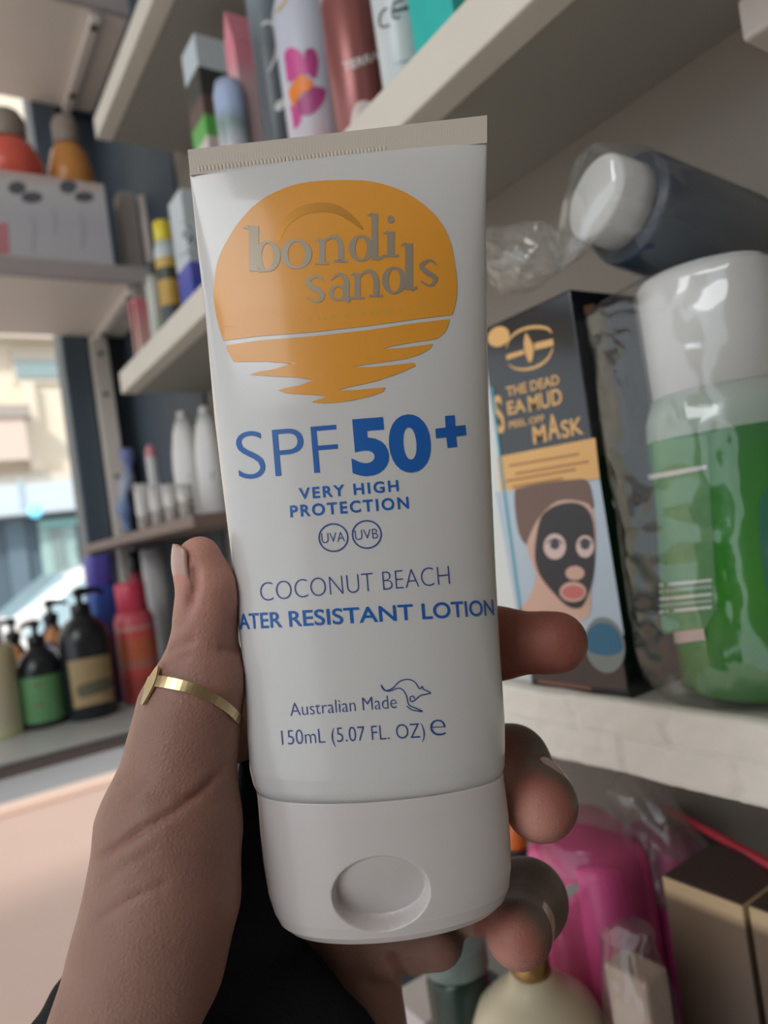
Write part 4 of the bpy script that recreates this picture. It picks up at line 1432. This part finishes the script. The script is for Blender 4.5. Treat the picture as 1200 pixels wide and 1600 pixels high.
bottle('orange_cap_bottle', 'dark slim bottle with an orange cap glimpsed between two fingertips', p[0], p[1], ZD, [(.010, 0), (.012, .002), (.012, hz - .02), (.006, hz)], mat('dark_glass', (48, 50, 54), .2),
       [(.0065, hz), (.007, hz + .001), (.007, hz + .014), (.005, hz + .015)], mat('orange_cap', (214, 112, 46), .4))
film_p = film('pink_film', (226, 120, 170), gloss=.22, scale=34, haze=.75, strength=.7)
m_pinkc = mat('magenta_card', (222, 92, 150), .35, var=.1, nscale=40)
# bright pink pouch
p = P(925, 1400, .392)
zt2 = z_at(925, 1312, p[0], p[1])
pk = root('pink_pouch', 'bright pink product in a glossy pink plastic pouch beside the curled fingers', 'pouch', (p[0], p[1], Z(ZD)))
v, f = lathe([(.022, 0), (.0245, .003), (.0245, zt2 - ZD - .012), (.023, zt2 - ZD - .005), (.020, zt2 - ZD - .002)], 40, 1.0, 1.25, 4)
mk('body', v, f, m_pinkc, pk)
bag('plastic_pouch', pk, [(np.array([p[0], p[1], Z(ZD) + .001]), .025, .031), (np.array([p[0], p[1], Z(ZD + .05)]), .0268, .0325), (np.array([p[0], p[1], Z(zt2 - .01)]), .0262, .032),
    (np.array([p[0], p[1], Z(zt2 + .004)]), .022, .026), (np.array([p[0] + .004, p[1], Z(zt2 + .014)]), .010, .013)], film_p, .035, 56, 7, 2.2)
v = np.array([P(872, 1392, .355), P(905, 1380, .357), P(903, 1392, .357), P(874, 1412, .355)])
v2 = v + FW * .0008
mk('white_tag', np.vstack([v, v2]), [[0, 1, 2, 3], [7, 6, 5, 4], [0, 4, 5, 1], [1, 5, 6, 2], [2, 6, 7, 3], [3, 7, 4, 0]], mat('white_tag', (206, 214, 212), .4), pk, world=True, smooth=False)
# darker pink bag behind with crumpled clear top
p = P(1030, 1340, .392)
p[0] = .326
zt3 = z_at(1005, 1300, p[0], p[1])
pk = root('pink_bag', 'dark pink bag with a crumpled clear top behind the gold cartons', 'bag', (p[0], p[1], Z(ZD)))
v, f = lathe([(.014, 0), (.0165, .004), (.0165, zt3 - ZD - .01), (.014, zt3 - ZD)], 32, 1.0, 1.3, 3.0)
mk('body', v, f, mat('plum_card', (150, 50, 100), .4, var=.15), pk)
bag('crumpled_top', pk, [(np.array([p[0], p[1], Z(zt3 - .03)]), .0190, .0225), (np.array([p[0], p[1], Z(zt3 - .005)]), .018, .022), (np.array([p[0] - .004, p[1] + .004, Z(zt3 + .012)]), .014, .018),
    (np.array([p[0] - .006, p[1] + .008, Z(zt3 + .026)]), .012, .014), (np.array([p[0] - .006, p[1] + .006, Z(zt3 + .034)]), .006, .007)], film_m, .22, 56, 8, 7.7)
# gold and brown cartons
GX = .264
a0, a1 = on_axis(1033, 1366, 0, GX), on_axis(1160, 1420, 0, GX)
zt4 = (a0[2] + a1[2]) / 2 - ZC
m_gc = bands('gold_card', [(0, (40, 33, 32)), (.55, (48, 39, 36)), (.8, (78, 64, 54)), (.95, (100, 82, 66)), (.975, (190, 166, 130))], .35, soft=True)
m_bt = mat('brown_card', (74, 60, 56), .4, var=.08)
carton('gold_carton', 'brown and gold carton with a shiny gold top edge beside the dark pink bag', GX, GX + .04, a1[1], a0[1], ZD, zt4, m_gc, mflap=m_bt)
carton('gold_carton', 'brown and gold carton next along from the one touching the dark pink bag', GX, GX + .04, a1[1] - .062, a1[1] - .0025, ZD, zt4 + .001, m_gc, mflap=m_bt)
# wrinkled clear bag in front
p = P(1030, 1540, .318)
p[0] = min(p[0], GX - .022)
cb = root('clear_bag', 'small product in a wrinkled sparkling clear bag in front of the gold cartons', 'bag', (p[0], p[1], Z(ZD)))
zt5 = z_at(1020, 1470, p[0], p[1])
v, f = box(p[0] - .008, p[0] + .008, p[1] - .011, p[1] + .011, Z(ZD), Z(zt5 - .01), .002)
mk('body', v, f, mat('beige_card', (188, 166, 152), .5, var=.1), cb, world=True, smooth=False)
bag('plastic_bag', cb, [(np.array([p[0], p[1], Z(ZD) + .001]), .0165, .019), (np.array([p[0], p[1], Z(ZD + .05)]), .017, .020), (np.array([p[0], p[1], Z(zt5 - .02)]), .0125, .0155),
    (np.array([p[0], p[1] + .002, Z(zt5)]), .0085, .012), (np.array([p[0], p[1] - .004, Z(zt5 + .008)]), .005, .008)], film_c, .16, 56, 9, 9.1)
# red stick leaning across
e1, e3 = on_axis(1040, 1262, 0, XW - .004), on_axis(1215, 1358, 2, Z(zt4) + .0035)
v, f = sweep([e1, (e1 + e3) / 2, e3], .0022, 10)
o = mk('red_stick', v, f, mat('red_plastic', (196, 52, 72), .4), None)
tag(o, 'thin red stick leaning from the wall above the gold cartons', 'stick')

# ================================================================== LEFT: window shelves, end shelf, ledge
# white carton with round logos on the mauve-edged shelf
UY = 1.022
bx0, bx1 = on_axis(-60, 385, 1, UY)[0], on_axis(176, 392, 1, UY)[0]
zbt = on_axis(90, 278, 1, UY)[2] - ZC
wc = carton('white_carton', 'wide white carton with pairs of dark round caps printed on it on the window shelf', bx0, bx1, UY, UY + .09, U_T, zbt, bands('carton_print', [(0, (206, 206, 210)), (.5, (196, 196, 204)), (.86, (206, 206, 208)), (.93, (206, 190, 186))], .45, soft=True, wob=.15))
def k0(pts): return [(x / 3, y / 3) for x, y in pts]
m_dk, m_rose = mat('slate_ink', (96, 102, 108), .5), mat('rose_ink', (210, 140, 150), .5)
for a, b, rx_, ry_ in ((80, 880, 42, 30), (150, 925, 50, 26), (320, 875, 40, 32), (395, 922, 46, 24)):
    gprint('dark_round', poly([k0(ell(a, b, rx_, ry_))]), m_dk, wc, on_y(UY - .0004))
gprint('pink_patch', poly([k0([(-90, 1045), (38, 1045), (44, 1190), (-90, 1190)])]), m_rose, wc, on_y(UY - .0004))
for a, b, c in ((150, 1010, 170), (380, 1000, 165), (250, 980, 120)):
    gprint('grey_mark', poly([k0(stroke([(a, b), (a + 12, b + c * .5), (a + 4, b + c)], [8, 16, 8]))]), mat('pale_grey_ink', (180, 182, 192), .5), wc, on_y(UY - .0004))
# domed bottles standing on the carton
for px, py, rpx, cc, cn, lb_ in ((18, 262, 48, (226, 100, 84), 'red', 'red domed bottle with a grey cap standing on the white carton'), (110, 262, 34, (206, 140, 74), 'amber', 'amber domed bottle with a grey cap standing on the white carton')):
    pt = on_axis(px, py, 1, UY + .045)
    d = float((pt - CAM) @ FW)
    rr = rpx * d / FPX
    zb0 = zbt + .0006
    tp = z_at(px, 222 if px < 50 else 228, pt[0], pt[1]) - zb0
    tp = max(tp, .03)
    bottle('domed_bottle', lb_, pt[0], pt[1], zb0, [(rr * .9, 0), (rr, .002), (rr * .96, tp * .5), (rr * .75, tp * .85), (rr * .5, tp)], mat(cn + '_soap', cc, .3, var=.05),
           [(rr * .56, tp), (rr * .58, tp + .001), (rr * .58, tp + .03), (rr * .45, tp + .04)], mat('taupe_cap', (150, 138, 128), .5))
# grey carton and white tube beyond the white carton
pt = on_axis(205, 385, 1, UY + .03)
carton('grey_carton', 'grey carton on the window shelf beside the wide white carton', pt[0] - .011, pt[0] + .012, UY + .02, UY + .05, U_T, z_at(205, 305, *pt[:2]), mat('grey_card', (150, 142, 138), .6, var=.08))
pt = on_axis(232, 385, 1, UY + .03)
hh_ = z_at(232, 308, *pt[:2]) - U_T
bottle('white_tube', 'slender white tube on the window shelf beside the grey carton', pt[0], pt[1], U_T, [(.006, 0), (.007, .001), (.0085, .02), (.009, hh_ * .6), (.0075, hh_)], mat('rosy_white', (206, 194, 190), .45), cat='tube', seg=24)

# end shelf: white bottles
ZE = .04
film_w = white_p
for px, py_t, py_b, X, rr, lb_, cm in ((304, 655, 790, .312, .025, 'tall white squeeze bottle with a green emblem on the end shelf', 'g'), (339, 648, 790, .316, .022, 'tall white squeeze bottle with a blue emblem on the end shelf', 'b')):
    x, y, d = at_x(px, py_b, X)
    h_ = z_at(px, py_t, x, y) - ZE
    b_ = bottle('squeeze_bottle', lb_, x, y, ZE, [(rr * .9, 0), (rr, .003), (rr, h_ * .55), (rr * .92, h_ * .7), (rr * .72, h_ * .88), (rr * .45, h_)], white_p, [(rr * .35, h_), (rr * .36, h_ + .008), (rr * .3, h_ + .01)], white_p, sx=.8, sy=1.0)
    cy_ = on_cyl(x, y, rr * .93, .001)
    gprint('emblem', poly([smooth_loop([(px - 9, 745), (px, 722), (px + 8, 730), (px + 7, 746), (px, 750)], 3)]), mat('emblem_' + cm, (70, 150, 146) if cm == 'g' else (58, 84, 166), .4), b_, cy_)
for k, (px, lb_) in enumerate(((224, 'small white tube at the open end of the end shelf'), (247, 'small white tube second along the end shelf'), (270, 'small white tube third along the end shelf'), (293, 'small white tube nearest the tall squeeze bottles on the end shelf'))):
    x, y, _ = at_x(px, 800, .252)
    h_ = z_at(px, 756, x, y) - ZE
    b_ = bottle('small_tube', lb_, x, y, ZE, [(.0075, 0), (.008, .001), (.008, .014), (.0075, .016)], mat('taupe_cap2', (168, 160, 154), .5), cat='tube', seg=24, group='small tubes on the end shelf')
    v, f = lathe([(.007, .016), (.0085, .022), (.0085, h_ * .7), (.0085, h_)], 24)
    for i in range(len(v)):
        t = max(0, (v[i, 2] - h_ * .5) / (h_ * .5))
        v[i, 1] *= 1 - .9 * t
    mk('tube_body', v, f, white_p, b_)
pt = on_axis(243, 765, 0, .285)
h_ = z_at(243, 695, *pt[:2]) - ZE
bottle('lip_tube', 'slim white and orange tube with a pink tip behind the small white tubes', pt[0], pt[1], ZE, [(.006, 0), (.0075, .002), (.0075, h_ * .9), (.004, h_)],
       bands('lip_tube_print', [(0, (206, 200, 196)), (.3, (226, 176, 140)), (.52, (200, 202, 206)), (.85, (206, 140, 150))], .4), cat='tube', seg=24)
# strip of sachets hanging from the pale upright board
r = root('sachet_strip', 'blue and white strip of sachets hanging from a nail on the dark front wall', 'sachet strip', tuple(on_axis(195, 830, 1, YW - .03)))
V, F = [], []
for k in range(25):
    t = k / 24
    px_, py_ = 196 + 4 * math.sin(t * 7) + t * 2, 700 + 130 * t
    wd_ = 9 + 3 * math.sin(t * 19)
    for sgn, dd in ((-1, 0), (1, 0), (1, .002), (-1, .002)):
        V.append(on_axis(px_ + sgn * wd_, py_, 1, YW - .034 + dd))
for k in range(24):
    for i in range(4):
        F.append([k * 4 + i, k * 4 + (i + 1) % 4, k * 4 + 4 + (i + 1) % 4, k * 4 + 4 + i])
F += [[0, 1, 2, 3], [96, 97, 98, 99]]
mk('sachets', V, F, bands('sachet_print', [(0, (110, 140, 190)), (.3, (150, 176, 226)), (.55, (206, 216, 236)), (.8, (140, 150, 206))], .3, soft=True, wob=.3), r, world=True)
pt = on_axis(197, 700, 1, YW - .034)
v, f = sweep([pt + np.array([0, .036, .004]), pt + np.array([0, 0, .001])], .0018, 8)
mk('nail', v, f, m_metal, r, world=True)

# ---- things standing on the ledge
ZL = L_T
def ledge(px, py):
    p_ = on_axis(px, py, 2, Z(ZL))
    return p_[0], p_[1], float((p_ - CAM) @ FW)
# blue bottle with violet cap
x, y, d = ledge(181, 1096)
hb, ht = z_at(175, 915, x, y) - ZL, z_at(172, 868, x, y) - ZL
bottle('blue_bottle', 'tall blue bottle with a violet cap on the display ledge', x, y, ZL, [(.019, 0), (.0215, .003), (.0215, hb * .93), (.018, hb)], mat('blue_plastic', (44, 86, 168), .3, var=.12, nscale=30),
       [(.0172, hb), (.018, hb + .001), (.018, ht - .003), (.0165, ht)], mat('violet_plastic', (98, 88, 186), .35), p=3.0)
x, y, d = ledge(228, 1094)
x -= .002
hb, ht = z_at(222, 955, x, y) - ZL, z_at(215, 910, x, y) - ZL
bottle('red_bottle', 'red and orange bottle with a pink-red cap beside the tall blue bottle', x, y, ZL, [(.024, 0), (.0265, .003), (.0265, hb * .9), (.022, hb)],
       bands('red_print', [(0, (178, 80, 72)), (.3, (214, 84, 80)), (.38, (190, 120, 108)), (.48, (206, 110, 74)), (.7, (216, 90, 90)), (.8, (214, 150, 140)), (.84, (216, 96, 108))], .35), [(.019, hb), (.020, hb + .001), (.020, ht - .003), (.018, ht)], mat('pinkred_plastic', (218, 72, 98), .35))
# brown-black bottle with tan label, pump
x, y, d = ledge(147, 1118)
rr = 38 * d / FPX
hs = z_at(135, 1000, x, y) - ZL
m_dkb = mat('dark_bottle', (36, 40, 44), .22, var=.1)
b_ = bottle('oil_bottle', 'black pump bottle with a tan label on the display ledge', x, y, ZL, [(rr * .92, 0), (rr, .003), (rr, hs), (rr * .93, hs + .012), (rr * .72, hs + .024), (rr * .42, hs + .03), (rr * .4, hs + .034)], m_dkb)
pump(b_, hs + .034, black_p, .3, .007, .034)
cy_ = on_cyl(x, y, rr, .0004)
lab = gprint('label', poly([[(105, 1034), (171, 1022), (178, 1094), (116, 1108)]]), mat('tan_label', (176, 152, 112), .5, var=.15, nscale=60), b_, cy_, 8)
cy2_ = on_cyl(x, y, rr, .0009)
gprint('label_picture', poly([smooth_loop([(120, 1074), (140, 1066), (172, 1058), (174, 1075), (150, 1084), (125, 1090)], 3)]), mat('olive_ink', (104, 100, 84), .5), b_, cy2_, 8)
# green labelled bottle, pump
x, y, d = ledge(73, 1132)
rr = 33 * d / FPX
hs = z_at(66, 1048, x, y) - ZL
b_ = bottle('oil_bottle', 'dark pump bottle with a plain green label on the display ledge', x, y, ZL, [(rr * .92, 0), (rr, .003), (rr, hs), (rr * .93, hs + .010), (rr * .7, hs + .022), (rr * .42, hs + .028), (rr * .4, hs + .032)], m_dkb)
pump(b_, hs + .032, black_p, 2.2, .006, .024)
v, f = lathe([(rr * 1.012, .008), (rr * 1.012, hs - .004)], 36)
mk('label', v, f[:-2], mat('green_label', (104, 160, 108), .45, var=.06), b_)
cy_ = on_cyl(x, y, rr * 1.012, .0006)
for yv in (1070, 1102):
    gprint('small_print', poly([[(52, yv), (68, yv - 3), (68, yv), (52, yv + 3)]]), mat('rust_ink', (140, 104, 84), .5), b_, cy_)
# two striped ones behind
for px, py, lb_, ang in ((36, 1112, 'dark pump bottle with orange and white stripes behind the green-labelled bottle', 2.6), (98, 1100, 'dark pump bottle with orange and white stripes behind the tan-labelled bottle', .2)):
    x, y, d = ledge(px, py)
    y = min(y + .01, 1.19)
    rr = .022
    hs = z_at(px, 1015 if px < 50 else 985, x, y) - ZL
    b_ = bottle('oil_bottle', lb_, x, y, ZL, [(rr * .92, 0), (rr, .003), (rr, hs * .8), (rr * .9, hs * .88), (rr * .6, hs), (rr * .42, hs + .008), (rr * .4, hs + .012)],
                bands('stripe_print', [(0, (120, 168, 120)), (.55, (56, 50, 50)), (.62, (206, 200, 204)), (.70, (70, 52, 56)), (.76, (216, 150, 96)), (.88, (48, 44, 48))], .3, wob=.35))
    pump(b_, hs + .012, black_p, ang, .006, .026)
# pale yellow bottle at the frame edge
x, y, d = ledge(2, 1150)
hb = z_at(8, 1008, x, y) - ZL
bottle('yellow_bottle', 'pale yellow bottle on the display ledge beyond the green-labelled pump bottle', x, y, ZL, [(.024, 0), (.026, .003), (.026, hb * .9), (.021, hb)],
       bands('pale_yellow', [(0, (226, 226, 176)), (.2, (206, 200, 178)), (.5, (204, 196, 170)), (1, (214, 206, 160))], .3, soft=True), [(.014, hb), (.015, hb + .001), (.015, hb + .02), (.013, hb + .022)], white_p)
# behind: white tube, dark red bottle, pale cap bottle, pink bottle
for px, py_t, Y, rr, lb_, m_, cm in ((244, 842, 1.10, .019, 'white upside-down tube under the end shelf', white_p, white_p), (212, 838, 1.15, .013, 'dark red slim bottle under the end shelf beside the white upside-down tube', mat('wine_plastic', (160, 62, 84), .35, var=.15), black_p),
                              (157, 858, 1.17, .018, 'frosted pale bottle standing behind the tall blue bottle', mat('frosted', (196, 194, 198), .4), white_p), (340, 832, 1.12, .016, 'pink and white bottle under the end shelf behind the thumb', mat('baby_pink', (226, 176, 206), .4, var=.1), white_p)):
    pt = on_axis(px, 900, 1, Y)
    h_ = min(z_at(px, py_t, pt[0], Y), .02) - ZL
    if lb_.startswith('white up'):
        bottle('lotion_tube', lb_, pt[0], Y, ZL, [(.012, .03), (.0125, .034), (rr, h_ * .75), (rr, h_)], m_, [(.0125, 0), (.0128, .001), (.0125, .03)], cm, cat='tube')
    else:
        bottle('slim_bottle', lb_, pt[0], Y, ZL, [(rr * .9, 0), (rr, .003), (rr, h_ * .78), (rr * .6, h_ * .84)], m_, [(rr * .62, h_ * .84), (rr * .66, h_ * .85), (rr * .66, h_ - .002), (rr * .55, h_)], cm)

# ================================================================== OUTSIDE
m_pave = mat('pavement', (180, 152, 138), .8, var=.08, nscale=1.2)
struct('ground', box(-14, 16, YW + .06, 26, -.12, -.02), m_pave)
road = mk('road', *box(-14, 16, 5.2, 9.2, -.06, -.012), mat('asphalt', (128, 126, 126), .85, var=.1, nscale=3), None, smooth=False)
road['kind'] = 'structure'
def rectY(px0, py0, px1, py1, Y, dep, bev=0.0):
    a, b = on_axis(px0, py0, 1, Y), on_axis(px1, py1, 1, Y)
    c_, d_ = on_axis(px0, py1, 1, Y), on_axis(px1, py0, 1, Y)
    x0, x1 = (a[0] + c_[0]) / 2, (b[0] + d_[0]) / 2
    z0, z1 = (b[2] + c_[2]) / 2, (a[2] + d_[2]) / 2
    return box(x0, x1, Y - dep, Y, z0, z1, bev)
FY = 11.0
bd = root('building', 'cream apartment building with a shop on its ground floor across the street', 'building', (1.5, FY, -.02))
v, f = box(-9, 14, FY, FY + 4, -.02, 9.5)
mk('wall', v, f, mat('cream_render', (232, 220, 198), .85, var=.05, nscale=.8), bd, world=True, smooth=False)
def bpart(nm, rc_, dep, m, par=None, Y=FY):
    v, f = rectY(*rc_, Y, dep)
    return mk(nm, v, f, m, par or bd, world=True, smooth=False)
m_gf = mat('stone_band', (214, 204, 188), .8)
m_gw = mat('facade_glass', (150, 170, 170), .15, var=.05)
m_sh = mat('shop_dark', (92, 112, 124), .4, var=.1, nscale=3)
bpart('cornice', (-140, 520, 320, 540), .35, m_gf)
w1 = bpart('window', (18, 548, 98, 600), .06, m_gf)
bpart('pane', (24, 566, 94, 592), .09, m_gw, w1)
w2 = bpart('window', (-120, 548, -20, 640), .06, m_gf)
bpart('pane', (-112, 560, -28, 632), .09, m_gw, w2)
bpart('balcony_slab', (-140, 646, 40, 664), .5, mat('slab_grey', (176, 166, 156), .8))
bpart('balcony_wall', (-140, 664, 36, 730), .45, mat('balcony_render', (226, 206, 190), .8))
bpart('pilaster', (38, 600, 60, 740), .12, mat('cream_render', (232, 220, 198), .85))
bpart('string_course', (-140, 738, 330, 752), .2, m_gf)
sg_ = bpart('sign_fascia', (-140, 756, 330, 800), .5, mat('fascia_white', (214, 224, 230), .5, var=.05, nscale=2))
bpart('fascia_joint', (22, 756, 30, 800), .52, mat('fascia_grey', (186, 198, 204), .5), sg_)
so_ = bpart('shopfront', (-140, 801, 330, 960), .05, m_sh)
bpart('shutter_panel', (14, 812, 44, 960), .1, mat('shutter_blue', (112, 134, 146), .5), so_)
dr = bpart('shop_door', (66, 815, 122, 960), .14, mat('door_teal', (176, 206, 202), .5))
bpart('door_glass', (84, 828, 102, 960), .17, mat('door_glass', (146, 166, 162), .2), dr)
bpart('door_head', (56, 812, 128, 824), .22, mat('door_head_teal', (150, 202, 198), .5), dr)
pt = on_axis(55, 798, 1, FY - .7)
v, f = lathe([(.02, -.09), (.07, -.06), (.085, 0), (.07, .06), (.02, .09)], 20)
lm = mk('shop_lamp', v + pt, f, mat('lamp_cyan', (120, 206, 240), .3, emit=1.2), bd, world=True)

# parked car, side on, nose to the left
pa = on_axis(8, 962, 1, 6.0)
cx0 = pa[0]
car = root('car', 'white parked car with pale blue windows outside the shop window', 'car', (cx0 + .9, 6.8, -.012))
def extr(prof, y0, y1, inset=0.0):
    n_ = len(prof)
    cxp, czp = np.mean([p_[0] for p_ in prof]), np.mean([p_[1] for p_ in prof])
    V = [(a, y0, b) for a, b in prof] + [(a, y1, b) for a, b in prof]
    F = [list(range(n_))[::-1], [n_ + i for i in range(n_)]] + [[i, (i + 1) % n_, n_ + (i + 1) % n_, n_ + i] for i in range(n_)]
    return np.array(V), F
m_carw = mat('car_white', (236, 234, 232), .25, var=.01, coat=.5)
m_cglass = mat('car_glass', (176, 204, 212), .08, var=.03)
def cpr(pts, n_=3): return [(cx0 + a, b) for a, b in smooth_loop(pts, n_)]
v, f = extr(cpr([(-1.25, .35), (-1.3, .6), (-1.15, .78), (-.5, .88), (.0, .95), (1.2, .97), (2.4, .98), (2.85, .9), (2.95, .6), (2.9, .35), (1.5, .26), (0, .26)]), 6.0, 7.7)
mk('body', v, f, m_carw, car, world=True)
v, f = extr(cpr([(-.12, .93), (.25, 1.22), (.62, 1.42), (1.2, 1.49), (1.9, 1.47), (2.35, 1.25), (2.6, .96), (1.2, .92)]), 6.08, 7.62)
mk('cabin', v, f, m_carw, car, world=True)
for pts in ([(.1, .97), (.36, 1.20), (.66, 1.37), (1.05, 1.41), (1.08, .97)], [(1.18, .97), (1.16, 1.41), (1.75, 1.40), (2.1, 1.2), (2.25, .97)]):
    v, f = extr([(cx0 + a, b) for a, b in pts], 6.06, 6.10)
    mk('window', v, f, m_cglass, car, world=True, smooth=False)
v = np.array([(cx0 - .10, 6.2, .95), (cx0 - .10, 7.5, .95), (cx0 + .50, 7.45, 1.385), (cx0 + .50, 6.25, 1.385)]) + np.array([-.03, 0, .03])
mk('windscreen', np.vstack([v, v - np.array([-.02, 0, .02])]), [[0, 1, 2, 3], [7, 6, 5, 4], [0, 4, 5, 1], [1, 5, 6, 2], [2, 6, 7, 3], [3, 7, 4, 0]], m_cglass, car, world=True, smooth=False)
for a in (-.62, 2.1):
    for yy_ in (5.98, 7.52):
        v, f = lathe([(.18, 0), (.30, .0), (.33, .03), (.33, .17), (.30, .2), (.18, .2)], 32)
        wv = xform(v, Matrix.Translation((cx0 + a, yy_ + .2, .31)) @ Matrix.Rotation(PI / 2, 4, 'X'))
        wh = mk('wheel', wv, f, mat('tyre', (40, 42, 44), .8), car, world=True)
        v, f = lathe([(.02, -.01), (.17, -.005), (.19, .01)], 24)
        mk('hub', xform(v, Matrix.Translation((cx0 + a, yy_ - .004 if yy_ < 6.5 else yy_ + .204, .31)) @ Matrix.Rotation(-PI / 2, 4, 'X')), f, mat('hub_grey', (150, 152, 154), .4, metal=.5), wh, world=True)
# kerb strip
o = mk('kerb', *box(-14, 16, 5.08, 5.2, -.02, .03, .01), mat('kerb_stone', (204, 176, 158), .8), None, smooth=False)
o['kind'] = 'structure'
